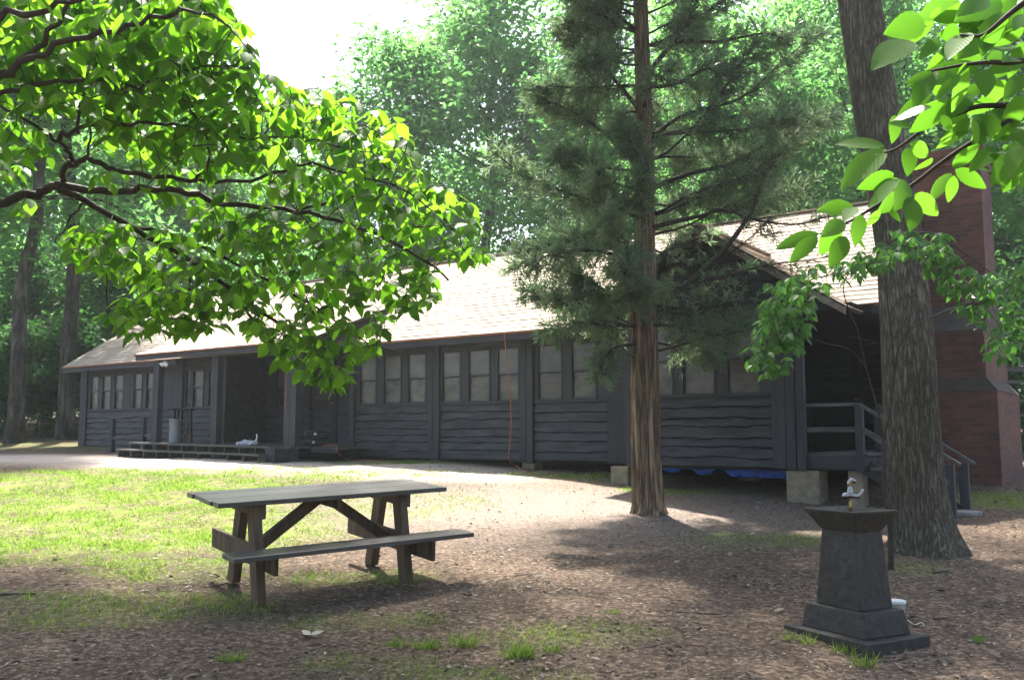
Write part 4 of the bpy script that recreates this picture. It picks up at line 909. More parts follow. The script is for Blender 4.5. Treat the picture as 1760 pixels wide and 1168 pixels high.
# ---- dogwood reaching in from the left
dog_base = Vector((-4.6, 4.2, 0)); dog_base.z = gz(dog_base.x, dog_base.y)
dog = thing('dogwood_tree', dog_base, 'broad leaf dogwood reaching in from the left with bright backlit foliage', 'tree')
def ddepth(py): return 4.3 + 2.0 * max(-.15, min(py, 680)) / 640
def dogwood():
    rng = np.random.default_rng(23); mb = MB(); nodes = []
    limbs = [([(-60, 362), (0, 350), (50, 335), (100, 321), (190, 329), (290, 325), (380, 348), (490, 360), (600, 385), (700, 430), (770, 480)], .024, 0),
             ([(100, 321), (118, 285), (124, 272), (98, 240), (50, 208), (0, 184), (-50, 160)], .014, 0), ([(118, 285), (155, 272), (190, 290), (270, 303), (335, 309), (430, 310), (520, 279), (600, 300), (700, 330), (790, 400)], .013, -.25),
             ([(100, 324), (150, 347), (230, 393), (330, 450), (430, 525), (500, 570), (560, 620), (590, 660)], .017, .15), ([(98, 240), (125, 224), (220, 210), (300, 216), (400, 235), (520, 240), (640, 262)], .010, -.3),
             ([(-40, 180), (0, 167), (60, 147), (160, 140), (240, 150), (330, 120), (420, 110)], .012, -.4), ([(130, 224), (140, 170), (128, 120), (120, 60)], .007, -.2), ([(210, 385), (300, 405), (400, 450), (520, 515), (620, 580), (680, 605)], .011, .35),
             ([(155, 272), (155, 215), (150, 195)], .006, 0), ([(-60, 170), (0, 135), (40, 105), (100, 40), (160, -40)], .02, -.5), ([(40, 105), (150, 60), (260, 30), (350, 20), (410, 60)], .012, -.6), ([(340, 310), (360, 265), (330, 190), (290, 90)], .007, -.3),
             ([(500, 360), (590, 340), (690, 300), (740, 300)], .008, .2), ([(230, 393), (190, 440), (180, 500), (200, 545)], .007, .3), ([(330, 450), (320, 510), (280, 560)], .007, .4), ([(150, 347), (110, 390), (100, 425)], .006, .2), ([(-60, 60), (20, 30), (100, 10), (200, -20), (300, -30)], .014, -.7)]
    for L_, r0, off in limbs:
        q = smooth_poly([at(x, y, ddepth(y) + off) for x, y in L_], 5); m_ = len(q)
        q = [p + Vector((rng.normal(0, .006), rng.normal(0, .02), rng.normal(0, .006))) for p in q]
        mb.tube([p - dog_base for p in q], [max(.003, 1.35 * r0 * (1 - .8 * j / (m_ - 1))) for j in range(m_)], 7); nodes += q
    # main stem outside the frame, from the ground up to the limbs
    j0 = at(-60, 362, ddepth(362)); trunk = smooth_poly([dog_base + Vector((0, 0, -.1)), dog_base + Vector((.05, .05, .8)), dog_base + Vector((.2, .1, 1.7)), dog_base.lerp(j0, .55) + Vector((-.2, 0, .9)), j0], 6)
    tb = MB(); tb.tube([p - dog_base for p in trunk], [.085 - .055 * j / (len(trunk) - 1) for j in range(len(trunk))], 14); tb.build('trunk', M['twig'], dog, True, fixn=False)
    for x, y, off in ((-60, 170, -.5), (-60, 60, -.7), (-50, 160, 0)):
        e = at(x, y, ddepth(y) + off); q = smooth_poly([trunk[10], trunk[12].lerp(e, .5) + Vector((-.1, 0, .1)), e], 5); mb.tube([p - dog_base for p in q], [.03 - .013 * j / (len(q) - 1) for j in range(len(q))], 7)
    polys = [([(0, 0), (390, 0), (420, 50), (440, 105), (470, 145), (530, 152), (600, 178), (680, 215), (715, 255), (745, 310), (800, 350), (830, 390), (848, 435), (828, 455), (785, 470), (760, 500), (770, 525), (735, 528), (690, 540), (660, 560), (690, 600), (688, 615), (640, 605), (605, 630), (592, 668), (560, 680), (530, 660), (475, 642), (455, 590), (420, 560), (330, 575), (280, 582), (205, 580), (178, 545), (250, 490), (165, 470), (92, 440), (90, 418), (150, 385), (215, 385), (330, 400), (330, 330), (170, 320), (160, 200), (0, 210)], 1.0),
             ([(0, 0), (400, 0), (440, 110), (460, 150), (250, 205), (0, 160)], .55), ([(0, 210), (60, 215), (120, 270), (60, 320), (0, 330)], .35), ([(170, 210), (330, 220), (330, 380), (170, 320)], .22), ([(0, 345), (80, 340), (60, 400), (0, 400)], .25), ([(420, 250), (740, 300), (830, 420), (740, 470), (600, 430), (430, 400)], .55), ([(200, 500), (420, 500), (560, 600), (600, 640), (560, 660), (480, 630), (440, 580), (220, 570)], .3), ([(-420, -120), (0, -40), (0, 330), (-120, 420), (-420, 330)], .45), ([(-200, -200), (380, -160), (400, -5), (0, -5)], .4)]
    pts_ = []
    for poly, dens in polys:
        A = np.array(poly); x0, y0 = A.min(0); x1, y1 = A.max(0); n_ = int(dens * (x1 - x0) * (y1 - y0) / 190)
        px = rng.uniform(x0, x1, n_); py = rng.uniform(y0, y1, n_); k = inpoly(px, py, poly); pts_.append(np.stack([px[k], py[k]], 1))
    pts_ = np.concatenate(pts_); print('dogwood tufts', len(pts_))
    NA = np.array([tuple(p) for p in nodes]); P, D, T, Ls = [], [], [], []
    NB = np.full((9000, 3), 1e3); NB[:len(NA)] = NA; nn = len(NA)
    P3 = np.array([tuple(at(x, y - 8, ddepth(y))) for x, y in pts_]); order = np.argsort([np.min(np.linalg.norm(NA - c_, axis=1)) for c_ in P3]); pts_ = pts_[order]
    LP = np.array([proj_np(np.array([tuple(p)]))for p in nodes[:140]]).reshape(-1, 2)
    for px, py in pts_:
        if rng.random() < .72 and np.min(np.hypot(LP[:, 0] - px, LP[:, 1] - py - 8)) < 22: continue
        Y = ddepth(py) + rng.normal(.08, .35); c = at(px, py - 8, Y); cn = np.array(c)
        dist = np.linalg.norm(NB[:nn] - cn, axis=1); i = int(dist.argmin())
        if dist[i] > .75: continue
        e = Vector(NB[i]); ln = dist[i]; midp = e.lerp(c, .55) + Vector((rng.normal(0, .06), rng.normal(0, .06), .12 + rng.normal(0, .05))) * ln; mb.tube([e - dog_base, midp - dog_base, c - dog_base], [.0036, .0026, .0018], 4, False); NB[nn] = midp; NB[nn + 1] = cn; nn += 2
        tone = rng.random(); az0 = rng.random() * 6.28
        for w in range(rng.integers(2, 5)):
            az = az0 + w * 2.1 + rng.normal(0, .3); P.append(tuple(c - dog_base)); D.append((math.cos(az), math.sin(az), rng.normal(-.75, .35))); T.append(.5 * tone + .5 * rng.random()); Ls.append(.06 + .075 * rng.beta(1.6, 1.4))
    mb.build('branches', M['twig'], dog, True, fixn=False)
    P, D = np.array(P), np.array(D); n_ = len(P); L = np.array(Ls); N_ = np.stack([rng.normal(0, .45, n_), rng.normal(-.25, .45, n_), np.ones(n_)], 1)
    V, Fc, vr = leaves(P, D, N_, L, L * rng.uniform(.50, .64, n_), LEAF, np.array(T), .14); print('dogwood leaves', n_); npmesh('crown', V, Fc, M['dogleaf'], vr, dog, True)
dogwood()

# ---- big near leaves at the right edge
near_base = Vector((1.9, 1.3, 0)); near_base.z = gz(near_base.x, near_base.y)
near = thing('beech_sapling', near_base, 'near sapling with large pale green toothed leaves at the right edge', 'sapling')
def near_leaves():
    rng = np.random.default_rng(41); mb = MB(); Y0 = 1.75
    q = lambda x, y: (1160 + x / 2.92, y / 2.92)
    tw = [[(1900, 110), (1760, 185), (1725, 214), (1657, 253), (1609, 286), (1567, 318), (1502, 356), (1461, 380), (1410, 402)], [(1725, 214), (1760, 187), (1690, 182), (1646, 195), (1598, 215), (1545, 253), (1520, 262)], [(1900, 60), (1760, 104), (1700, 107), (1660, 111), (1600, 122)], [(1820, -40), (1740, 20), (1690, 60), (1650, 60)]]
    for k, L_ in enumerate(tw):
        m_ = smooth_poly([at(x, y, Y0 + .02 * i - .05 * k) for i, (x, y) in enumerate(L_)], 5); mb.tube([p - near_base for p in m_], [.0055 * (1 - .8 * j / (len(m_) - 1)) + .0012 for j in range(len(m_))], 7)
    j = at(1900, 110, Y0); st = smooth_poly([near_base + Vector((0, 0, -.1)), near_base + Vector((.05, .1, 1.2)), near_base + Vector((-.05, .3, 2.4)), near_base + Vector((-.2, .5, 3.4))], 6)
    tb = MB(); tb.tube([p - near_base for p in st], [.03 - .018 * k / (len(st) - 1) for k in range(len(st))], 10); tb.build('trunk', M['twig'], near, True, fixn=False)
    for e in (at(1900, 110, Y0), at(1900, 60, Y0 - .1), at(1820, -40, Y0 - .15)): mb.tube([st[11] - near_base, st[13].lerp(e, .5) - near_base, e - near_base], [.012, .008, .0055], 7)
    ls = [((1055, 735), (808, 690)), ((1060, 745), (825, 918)), ((1190, 640), (1085, 600)), ((1290, 475), (1100, 580)), ((1355, 520), (1200, 660)), ((1540, 330), (1165, 398)), ((1555, 280), (1360, 240)), ((1440, 380), (1290, 490)), ((1560, 430), (1370, 495)), ((1480, 590), (1325, 760)), ((1500, 580), (1670, 690)), ((1490, 600), (1540, 735)), ((1620, 570), (1750, 520)), ((1130, 900), (945, 1030)), ((1100, 870), (925, 945)), ((1130, 900), (1000, 950)), ((1160, 910), (1140, 1030)), ((1180, 720), (1300, 790)), ((1175, 740), (1180, 870)), ((1290, 790), (1205, 875)), ((1200, 970), (1345, 1090)), ((1190, 990), (1205, 1135)), ((1170, 960), (1030, 1060)), ((1030, 1050), (960, 1150)), ((1060, 1040), (1140, 1105)), ((900, 1040), (728, 1040)), ((850, 1110), (755, 1165)), ((905, 1040), (850, 1085)), ((1390, 870), (1260, 1010)), ((1400, 880), (1380, 1020)), ((1405, 850), (1575, 940)), ((1390, 840), (1540, 720)), ((1500, 840), (1600, 850)), ((1620, 740), (1490, 830)), ((1640, 740), (1752, 810)), ((1700, 620), (1755, 705)), ((1690, 800), (1640, 945)), ((1700, 830), (1710, 975)), ((1752, 20), (1450, 100)), ((1640, 60), (1535, 255)), ((1430, 5), (1255, 72)), ((1570, 0), (1440, 40)), ((1755, 60), (1565, 250)), ((1755, 140), (1600, 235)), ((1540, 130), (1330, 262)), ((1752, 210), (1690, 385)), ((1545, 350), (1570, 455)), ((1560, 300), (1705, 270)), ((1660, 400), (1530, 545)), ((1700, 440), (1640, 515)), ((1755, 380), (1660, 475)),
          ((1600, 500), (1480, 560)), ((1480, 470), (1380, 560)), ((1730, 250), (1620, 330)), ((1690, 40), (1600, -60)), ((1640, 170), (1540, 240)), ((1760, 560), (1690, 640)), ((1650, 650), (1560, 720)), ((1540, 590), (1420, 640))]
    px = [(q(*a_), q(*b_)) for a_, b_ in ls] + [((1408, 401), (1331, 422)), ((1405, 406), (1357, 447)), ((1446, 383), (1403, 442)), ((1454, 406), (1431, 452)), ((1459, 396), (1495, 427)), ((1440, 378), (1412, 355)), ((1480, 368), (1470, 420))]
    poly = [(1560, 60), (1600, 0), (1790, -20), (1790, 330), (1745, 330), (1725, 225), (1600, 205), (1530, 200), (1600, 170)]; ex = rng.uniform((1530, -20), (1790, 330), (150, 2)); ex = ex[inpoly(ex[:, 0], ex[:, 1], poly)][:54]
    px += [((x, y), (x + rng.normal(-38, 26), y + rng.normal(26, 26))) for x, y in ex]
    P, D, L = [], [], []
    for (a_, b_) in px:
        Y = Y0 + rng.normal(0, .07); A = at(*a_, Y); B_ = at(*b_, Y + rng.normal(0, .035)); P.append(tuple(A - near_base)); D.append(tuple(B_ - A)); L.append((B_ - A).length)
    P, D, L = map(np.array, (P, D, L)); L = L * .98; n_ = len(P); N_ = np.stack([rng.normal(0, .4, n_), np.full(n_, -1.0), rng.normal(.45, .45, n_)], 1)
    # toothed leaf template
    ts = np.linspace(0, 1, 15); wd = np.sin(np.pi * ts ** .82) ** .85 * .5; wd[1:-1:2] *= .94; T = [(t_, 0, 0) for t_ in ts]; T += [(min(1, t_ + .012 * (i % 2)), w_, .10 * w_ + .018 * (i % 2)) for i, (t_, w_) in enumerate(zip(ts, wd))] + [(min(1, t_ + .012 * (i % 2)), -w_, .10 * w_ + .018 * (i % 2)) for i, (t_, w_) in enumerate(zip(ts, wd))]
    k = len(ts); fa = np.array([(i, i + 1, k + i + 1, k + i) for i in range(k - 1)] + [(i, 2 * k + i, 2 * k + i + 1, i + 1) for i in range(k - 1)])
    V, Fc, vr = leaves(P, D, N_, L, L * rng.uniform(.38, .49, n_), (np.array(T), [fa]), rng.random(n_), .17)
    o = npmesh('crown', V, Fc, M['bigleaf'], vr, near, True); TA_ = np.array(T)
    for nme, c_ in (('along', TA_[:, 0]), ('across', np.abs(TA_[:, 1]))): at_ = o.data.attributes.new(nme, 'FLOAT', 'POINT'); at_.data.foreach_set('value', np.tile(c_, n_).astype(np.float32))
    mb.build('branches', M['twig'], near, True, fixn=False)
near_leaves()

# ---- slender dogwood sapling before the oak
YS = 8.9
sb_ = gpt(1540, 968); sb_.y = YS; sb_.x = at(1530, 960, YS).x; sb_.z = gz(sb_.x, sb_.y)
sap = thing('dogwood_sapling', sb_, 'slender dogwood sapling forking in front of the massive tree trunk', 'sapling')
def sapling():
    rng = np.random.default_rng(55); mb = MB(); nodes = []; A = lambda L_: [at(x, y, Y) for x, y, Y in L_]
    st = [sb_ + Vector((0, 0, -.08))] + A([(1530, 900, 8.9), (1521, 850, 8.9), (1520, 780, 8.9), (1519, 755, 8.9)])
    brs = [(A([(1519, 755, 8.9), (1508, 700, 8.85), (1488, 630, 8.7), (1475, 570, 8.5), (1458, 530, 8.3), (1450, 490, 8.1), (1470, 450, 8.0)]), .011), (A([(1519, 755, 8.9), (1531, 700, 8.85), (1538, 640, 8.75), (1548, 590, 8.6), (1580, 555, 8.4), (1650, 525, 8.1), (1700, 510, 7.9)]), .011),
           (A([(1488, 630, 8.7), (1460, 600, 8.5), (1420, 590, 8.3), (1390, 578, 8.1)]), .006), (A([(1505, 588, 8.7), (1470, 580, 8.5), (1415, 572, 8.3)]), .004), (A([(1538, 640, 8.75), (1530, 560, 8.6), (1524, 500, 8.4), (1520, 450, 8.2), (1540, 410, 8.0)]), .008),
           (A([(1470, 450, 8.0), (1430, 470, 7.8), (1380, 490, 7.6), (1330, 560, 7.5), (1310, 620, 7.4)]), .007), (A([(1540, 410, 8.0), (1600, 400, 7.9), (1650, 430, 7.7), (1720, 480, 7.5), (1790, 520, 7.4)]), .008), (A([(1470, 450, 8.0), (1530, 425, 8.0), (1570, 420, 7.9)]), .006)]
    mb.tube([p - sb_ for p in smooth_poly(st, 5)], [.03 - .012 * j / 20 for j in range(21)], 9); mb.build('trunk', M['twig'], sap, True, fixn=False); mb = MB()
    for L_, r0 in brs:
        q = smooth_poly(L_, 5); mb.tube([p - sb_ for p in q], [r0 * (1 - .7 * j / (len(q) - 1)) for j in range(len(q))], 7); nodes += q
    polys = [([(1330, 500), (1370, 468), (1440, 448), (1500, 425), (1530, 400), (1600, 392), (1640, 415), (1662, 455), (1620, 470), (1560, 442), (1500, 472), (1430, 492), (1400, 520), (1388, 580), (1350, 640), (1312, 652), (1282, 622), (1300, 570), (1322, 530)], 1.0), ([(1560, 400), (1640, 440), (1660, 462), (1720, 470), (1765, 445), (1765, 570), (1725, 585), (1700, 620), (1680, 560), (1640, 522), (1600, 480)], .85), ([(1690, 570), (1765, 560), (1765, 615), (1705, 625)], .6), ([(1320, 480), (1390, 480), (1380, 540), (1320, 640), (1285, 625)], .5)]
    P, D, T, L = [], [], [], []; NA = np.array([tuple(p) for p in nodes])
    for poly, dens in polys:
        A_ = np.array(poly); x0, y0 = A_.min(0); x1, y1 = A_.max(0); n_ = int(dens * (x1 - x0) * (y1 - y0) / 95); px = rng.uniform(x0, x1, n_); py = rng.uniform(y0, y1, n_); k = inpoly(px, py, poly)
        for x, y in zip(px[k], py[k]):
            c = at(x, y - 5, 7.75 + rng.normal(0, .2)); dist = np.linalg.norm(NA - np.array(c), axis=1); i = int(dist.argmin())
            if dist[i] > .6: continue
            mb.tube([Vector(NA[i]) - sb_, Vector(NA[i]).lerp(c, .5) + Vector((0, 0, .08 * dist[i])) - sb_, c - sb_], [.003, .0022, .0015], 4, False); NA = np.concatenate([NA, [tuple(c)]])
            az0 = rng.random() * 6.28; tone = rng.random()
            for w in range(3): az = az0 + 2.1 * w; P.append(tuple(c - sb_)); D.append((math.cos(az), math.sin(az), rng.normal(-.85, .3))); T.append(.5 * tone + .5 * rng.random()); L.append(rng.uniform(.06, .115))
    mb.build('branches', M['twig'], sap, True, fixn=False); P, D, L = map(np.array, (P, D, L)); n_ = len(P); N_ = np.stack([rng.normal(0, .4, n_), rng.normal(-.2, .4, n_), np.ones(n_)], 1)
    V, Fc, vr = leaves(P, D, N_, L, L * rng.uniform(.45, .6, n_), LEAF, np.array(T), .15); npmesh('crown', V, Fc, M['sapleaf'], vr, sap, True)
sapling()

# ---- the woods
def proto(seed, h, cb, cr, nl, ls, r0, lean=.03, nlimb=13, mleaf='woodleaf'):
    rng = np.random.default_rng(seed); mb = MB(); t_ = [Vector((0, 0, -.4))]; 
    for k in range(1, 9): t_.append(Vector((rng.normal(0, .12) + lean * h * (k / 8) ** 1.4, rng.normal(0, .12), h * .96 * k / 8)))
    t_ = smooth_poly(t_, 4); mb.tube(t_, [r0 * (1.25 if j < 2 else 1) * (1 - .88 * j / (len(t_) - 1)) for j in range(len(t_))], 12); tm = mb.build('trunk', M['woodbark'], None, True, fixn=False)
    cen = []; lb = MB()
    for k in range(nlimb):
        s = cb + (1 - cb) * (k + rng.random()) / nlimb; i = min(int(s * (len(t_) - 1)), len(t_) - 2); p0 = t_[i]; az = k * 2.4 + rng.normal(0, .4)
        rel = (s - cb) / (1 - cb); ln = cr * (1.05 - .75 * rel ** 1.6) * rng.uniform(.75, 1.15) * (.6 + .4 * min(1, rel * 4)); L_ = limb_pts(p0, (math.cos(az), math.sin(az), .25 + .5 * rel), ln, rng, seg=6, wig=.2)
        lb.tube(L_, [r0 * .32 * (1 - .85 * j / 6) + .008 for j in range(7)], 6)
        for q in L_[2:]:
            for _ in range(3): cen.append(np.array(q) + rng.normal(0, cr * .13, 3))
    lm = lb.build('limbs', M['woodbark'], None, True, fixn=False); cen = np.array(cen); per = max(4, int(nl / len(cen)))
    P, D, N_, L, W, T = leaf_cloud(rng, cen, int(per * 1.35), cr * .145, ls * .85, ls * 1.55, .55); V, Fc, vr = leaves(P, D, N_, L, W, KITE, T)
    cm = npmesh('crown', V, Fc, M[mleaf], vr)
    return tm, lm, cm
PR = [proto(101, 15, .28, 3.6, 9500, .23, .20), proto(102, 18, .35, 4.0, 11000, .24, .24, -.04), proto(103, 13, .22, 3.2, 8500, .22, .16, .06), proto(104, 20, .45, 4.2, 11000, .25, .27), proto(105, 16, .30, 3.4, 9000, .20, .19, -.02, 16)]
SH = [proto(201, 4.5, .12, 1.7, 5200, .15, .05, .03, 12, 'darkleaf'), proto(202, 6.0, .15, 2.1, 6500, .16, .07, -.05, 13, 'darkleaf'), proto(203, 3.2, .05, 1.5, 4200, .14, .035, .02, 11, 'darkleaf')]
used = set()
def plant(pr, x, y, rz, s, name, label, cat, group):
    e = thing(name, (x, y, gz(x, y)), label, cat, group, rz); e.scale = (s, s, s)
    for ob in pr:
        c = ob if ob.name not in used else ob.copy()
        if c is ob: used.add(ob.name)
        else: COL.objects.link(c)
        c.parent = e
    return e
G1 = 'forest trees behind the lodge'
GEN = 'leafy green forest tree lost among its like behind the lodge'
def X(px, Y): return (px - CX) / F * Y
spec = [(0, 700, 33, 'pale sunlit forest tree rising behind the middle of the lodge roof'), (3, 830, 37, 'tallest forked forest tree against the sky behind the lodge roof'), (2, 600, 31, 'slim forest tree behind the roof just right of the dogwood leaves'), (4, 930, 36, None),
        (1, 30, 27.5, 'straight bare forest trunk at the far left edge of the woods'), (3, 118, 29, 'thick forest trunk standing left of the lodge corner'), (2, 210, 36, None), (0, 320, 38, None), (1, 430, 45, None), (2, 500, 40, None),
        (4, 1010, 31, None), (0, 1240, 33, None), (2, 1330, 28, None), (1, 1420, 38, None), (4, 1500, 30, None), (3, 1590, 36, 'thin forest trunk seen between the massive leaning trunk and the chimney'), (0, 1690, 30, None), (2, 1790, 25, 'forest tree behind the rail fence beyond the chimney'), (1, 1880, 32, None),
        (1, -70, 35, None), (4, -20, 42, None), (0, 80, 45, None), (2, 160, 50, None), (3, 1150, 44, None), (1, 1380, 50, None), (0, 560, 50, None), (2, 770, 47, None), (1, 1760, 45, None), (3, 260, 52, None), (0, -160, 48, None), (2, 1300, 42, None), (1, 1050, 50, None)]
rq = random.Random(12)
for i, (k, px, Y, lab) in enumerate(spec):
    s = rq.uniform(.92, 1.1)
    if 400 < px < 600: s *= .93
    plant(PR[k], X(px, Y), Y, rq.uniform(0, 6.28), s, 'forest_tree', lab or GEN, 'tree', G1)
G2 = 'undergrowth saplings at the edge of the woods'
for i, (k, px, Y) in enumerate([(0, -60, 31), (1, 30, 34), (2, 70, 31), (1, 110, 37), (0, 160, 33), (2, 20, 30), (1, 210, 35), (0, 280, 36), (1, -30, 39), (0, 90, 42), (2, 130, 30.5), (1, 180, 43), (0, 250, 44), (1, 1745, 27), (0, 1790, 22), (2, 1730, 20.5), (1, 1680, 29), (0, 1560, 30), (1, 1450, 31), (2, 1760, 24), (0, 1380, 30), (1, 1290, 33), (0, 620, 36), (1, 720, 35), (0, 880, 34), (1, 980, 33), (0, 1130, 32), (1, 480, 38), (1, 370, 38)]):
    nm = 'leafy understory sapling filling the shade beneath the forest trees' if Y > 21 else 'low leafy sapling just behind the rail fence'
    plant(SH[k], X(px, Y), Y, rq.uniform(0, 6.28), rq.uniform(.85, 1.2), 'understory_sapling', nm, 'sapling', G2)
def far_woods():
    rng = np.random.default_rng(77); n_ = 1300; px = rng.uniform(-260, 2000, n_); Y = rng.uniform(56, 82, n_); x = (px - CX) / F * Y
    h = rng.random(n_) ** .9 * (13 + 4 * np.sin(px * .012) + 3 * np.sin(px * .031 + 1)); h = np.where((px > 400) & (px < 560), h * .9, h)
    cen = np.stack([x, Y, gz_np(x, Y) + h], 1); P, D, N_, L, W, T = leaf_cloud(rng, cen, 46, 1.1, .35, .6, .7); V, Fc, vr = leaves(P, D, N_, L, W, KITE, T)
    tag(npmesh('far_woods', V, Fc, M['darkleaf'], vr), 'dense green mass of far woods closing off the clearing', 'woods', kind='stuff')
far_woods()

def unseen_woods():  # unseen leaf mass behind the camera, added to darken the lodge front
    rng = np.random.default_rng(78); n_ = 620; x = rng.uniform(-42, 42, n_); y = -9 - 16 * rng.random(n_) - .006 * x ** 2 + .0 * x; h = rng.random(n_) ** .8 * 15
    cen = np.stack([x, y, gz_np(x, y) + h], 1); P, D, N_, L, W, T = leaf_cloud(rng, cen, 40, 1.0, .3, .5, .7); V, Fc, vr = leaves(P, D, N_, L, W, KITE, T)
    tag(npmesh('unseen_woods', V, Fc, M['darkleaf'], vr), 'unseen leafy woods added behind the viewer to cut fill light', 'woods', kind='stuff')
unseen_woods()

# tall tree left of the frame whose crown shades the foreground
sh_b = Vector((-9.6, 12.5, 0)); sh_b.z = gz(sh_b.x, sh_b.y)
shade = thing('shade_tree', sh_b, 'tall spreading tree left of the clearing whose crown shades the foreground', 'tree')
def shade_tree():
    rng = np.random.default_rng(91); t_ = smooth_poly([(0, 0, -.3), (.1, 0, 3), (.3, .1, 6.5), (.4, .2, 9.5), (.5, .2, 12.5), (.6, .2, 15)], 4)
    mb = MB(); mb.tube(t_, [.3 * (1 - .85 * j / (len(t_) - 1)) for j in range(len(t_))], 14); mb.build('trunk', M['woodbark'], shade, True, fixn=False)
    cen = np.concatenate([crown_over(rng, 260, -7, -.8, 4.2, 7.4), crown_over(rng, 200, -9, .2, 4.6, 8.6), crown_over(rng, 60, -3, 1.8, 4.4, 7.6), crown_over(rng, 60, -8, -4, 4.6, 9.3)]); cen[:, 2] -= 0
    cen = cen - np.array(sh_b); lb = MB(); limbs_to(lb, cen, t_[9:], rng, 22, .085, sh_b); lb.build('limbs', M['woodbark'], shade, True, fixn=False)
    P, D, N_, L, W, T = leaf_cloud(rng, cen, 60, .42, .12, .2); V, Fc, vr = leaves(P, D, N_, L, W, KITE, T); npmesh('crown', V, Fc, M['woodleaf'], vr, shade)
shade_tree()

# ================================================================ small things on the ground
def stick(px0, px1, r, lab, bend=.03):
    a_, b_ = gpt(*px0), gpt(*px1); m_ = a_.lerp(b_, .5); m_.x += bend; m_.z = gz(m_.x, m_.y); up = Vector((0, 0, r * .8)); mb = MB(); mb.tube([p + up for p in smooth_poly([a_, m_, b_], 4)], [r, r, r, r * .9, r * .9, r * .8, r * .7, r * .6, r * .4], 6)
    return tag(mb.build('stick', M['stick'], None, True, origin=a_), lab, 'stick')
stick((0, 1022), (62, 1021), .014, 'long pale stick lying at the left edge in the shade')
stick((1165, 1052), (1250, 1056), .008, 'thin dark twig lying on the dirt left of the fountain'); stick((1080, 1118), (1140, 1106), .007, 'crooked twig right of the grass tufts near the bottom edge'); stick((1605, 985), (1632, 980), .02, 'short thick stick on the dirt below the massive tree trunk'); stick((1604, 1064), (1625, 1062), .012, 'small brown stick right of the drinking fountain'); stick((885, 990), (925, 984), .006, 'fine twig on the dirt right of the picnic table'); stick((395, 1000), (350, 1010), .008, 'bent twig by the left foot of the picnic table')
lf = gpt(533, 1095)
def fallen(px, py, lab, s, rz, m='paleleaf', k3=3, flat=.02):
    c = gpt(px, py); rng = np.random.default_rng(int(px)); P = np.zeros((k3, 3)); az = rz + np.arange(k3) * (2.0 if k3 > 1 else 0); D = np.stack([np.cos(az), np.sin(az), np.full(k3, .12)], 1); N_ = np.stack([rng.normal(0, .2, k3), rng.normal(-.2, .2, k3), np.ones(k3)], 1); L = np.full(k3, s)
    V, Fc, vr = leaves(P, D, N_, L, L * .55, LEAF, np.full(k3, .8), -.1); o = npmesh('fallen_leaf', V, Fc, M[m], vr, None, True); o.location = c + Vector((0, 0, flat)); return tag(o, lab, 'leaf')
fallen(533, 1095, 'pale fallen leaf cluster on the shaded dirt below the picnic table', .10, .4); fallen(1158, 969, 'white curled leaf on the dirt between cedar and fountain', .07, .2, k3=1); fallen(1670, 1106, 'fresh green fallen leaf on the dirt right of the fountain', .13, .1, 'dogleaf', 1); fallen(1690, 1104, 'second fresh green fallen leaf touching the first one', .09, .9, 'dogleaf', 1) if False else None
pc = gpt(634, 960); bm = bmesh.new(); bmesh.ops.create_icosphere(bm, subdivisions=3, radius=1)
for vv in bm.verts:
    c = vv.co; w = 1 + .18 * math.sin(c.x * 14) * math.sin(math.atan2(c.z, c.y) * 7); vv.co = Vector((c.x * .07, c.y * .04 * w, c.z * .04 * w))
me = bpy.data.meshes.new('pine_cone'); bm.to_mesh(me); bm.free(); me.materials.append(M['pinecone']); o = bpy.data.objects.new('pine_cone', me); COL.objects.link(o); o.location = pc + Vector((.05, -.02, .035)); tag(o, 'brown pine cone lying against the far foot of the picnic table', 'pine cone')
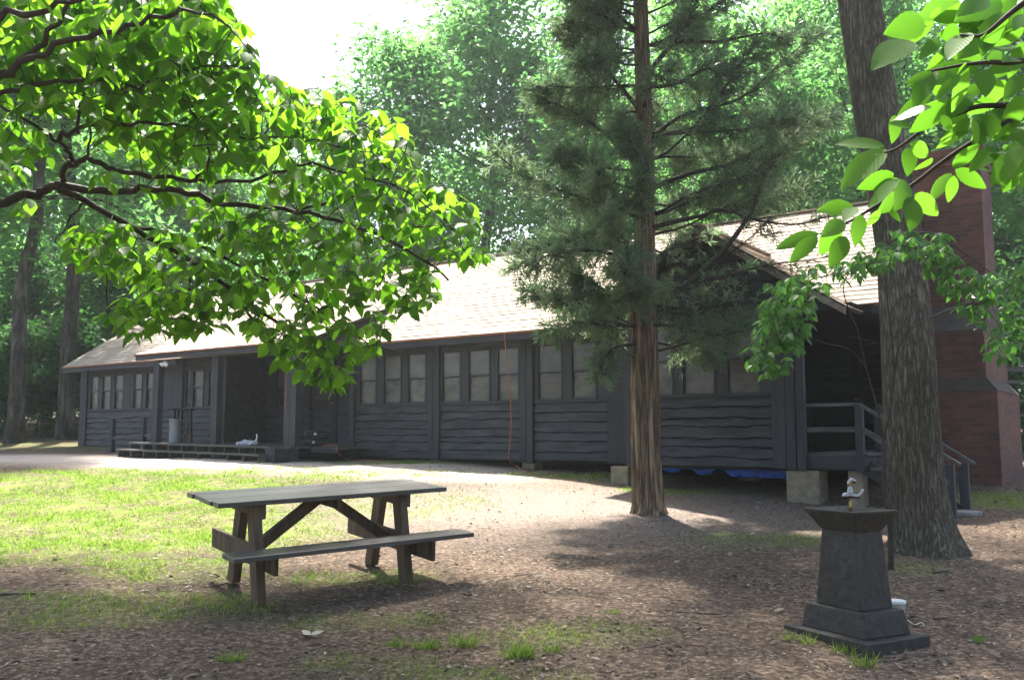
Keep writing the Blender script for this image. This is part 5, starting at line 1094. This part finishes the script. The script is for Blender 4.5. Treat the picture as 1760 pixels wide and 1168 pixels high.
# weeds round the fountain foot and grass tufts in the foreground
def tuft(px, py, n_, h, lab, wide=.06):
    c = gpt(px, py); rng = np.random.default_rng(int(px + py)); P = np.stack([rng.normal(0, wide, n_), rng.normal(0, wide * .6, n_), np.full(n_, -.01)], 1); a_ = rng.random(n_) * 6.28
    D = np.stack([np.cos(a_) * .5, np.sin(a_) * .5, rng.uniform(.5, 1.2, n_)], 1); N_ = rng.normal(0, 1, (n_, 3)); L = rng.uniform(.4, 1, n_) * h; V, Fc, vr = leaves(P, D, N_, L, np.full(n_, .007), KITE, rng.random(n_), .35)
    o = npmesh('grass_tuft', V, Fc, M['grass'], vr); o.location = c; return tag(o, lab, 'grass tuft', 'grass tufts in the foreground')
for px, py, k, h, lab in ((1357, 1098, 40, .10, 'small grass tuft at the left corner of the fountain slab'), (1392, 1106, 40, .11, 'small grass tuft along the left face of the fountain slab'), (1450, 1122, 50, .11, 'small grass tuft just left of the fountain slab front corner'), (1485, 1145, 70, .15, 'loose long bladed grass tuft before the fountain slab front corner'), (1540, 1118, 36, .09, 'small grass tuft along the right face of the fountain slab'),
                       (800, 1110, 130, .14, 'tall grass tuft left of centre at the bottom edge'), (895, 1130, 220, .15, 'largest green grass tuft at the bottom edge'), (735, 1115, 120, .12, 'grass tuft left of the tall tuft at the bottom edge'), (950, 1120, 60, .10, 'small grass tuft right of the largest one at the bottom edge'), (680, 1110, 70, .09, 'thin grass tuft leftmost of the row at the bottom edge'), (1052, 1052, 50, .06, 'low isolated grass tuft on dirt between table and fountain'), (400, 1135, 90, .10, 'dark grass tuft in the shade below the picnic table')):
    tuft(px, py, k, h, lab, .04 if px > 1300 else .048)

# ================================================================ thin haze, added partly for the pale lens veil
def haze():
    m = bpy.data.materials.new('haze_veil'); m.use_nodes = True; nt = m.node_tree
    nt.nodes.remove(nt.nodes['Principled BSDF']); v = nt.nodes.new('ShaderNodeVolumePrincipled')
    v.inputs['Color'].default_value = (.90, .97, 1.0, 1); v.inputs['Density'].default_value = .0007; v.inputs['Anisotropy'].default_value = .35
    nt.links.new(v.outputs[0], nt.nodes['Material Output'].inputs['Volume'])
    mb = MB(); mb.box((-260, -80, -4), (260, 275, 34)); o = mb.build('haze', m); tag(o, 'thin haze in the air, added partly for the pale lens veil', 'haze', kind='stuff'); o.display_type = 'WIRE'
haze()
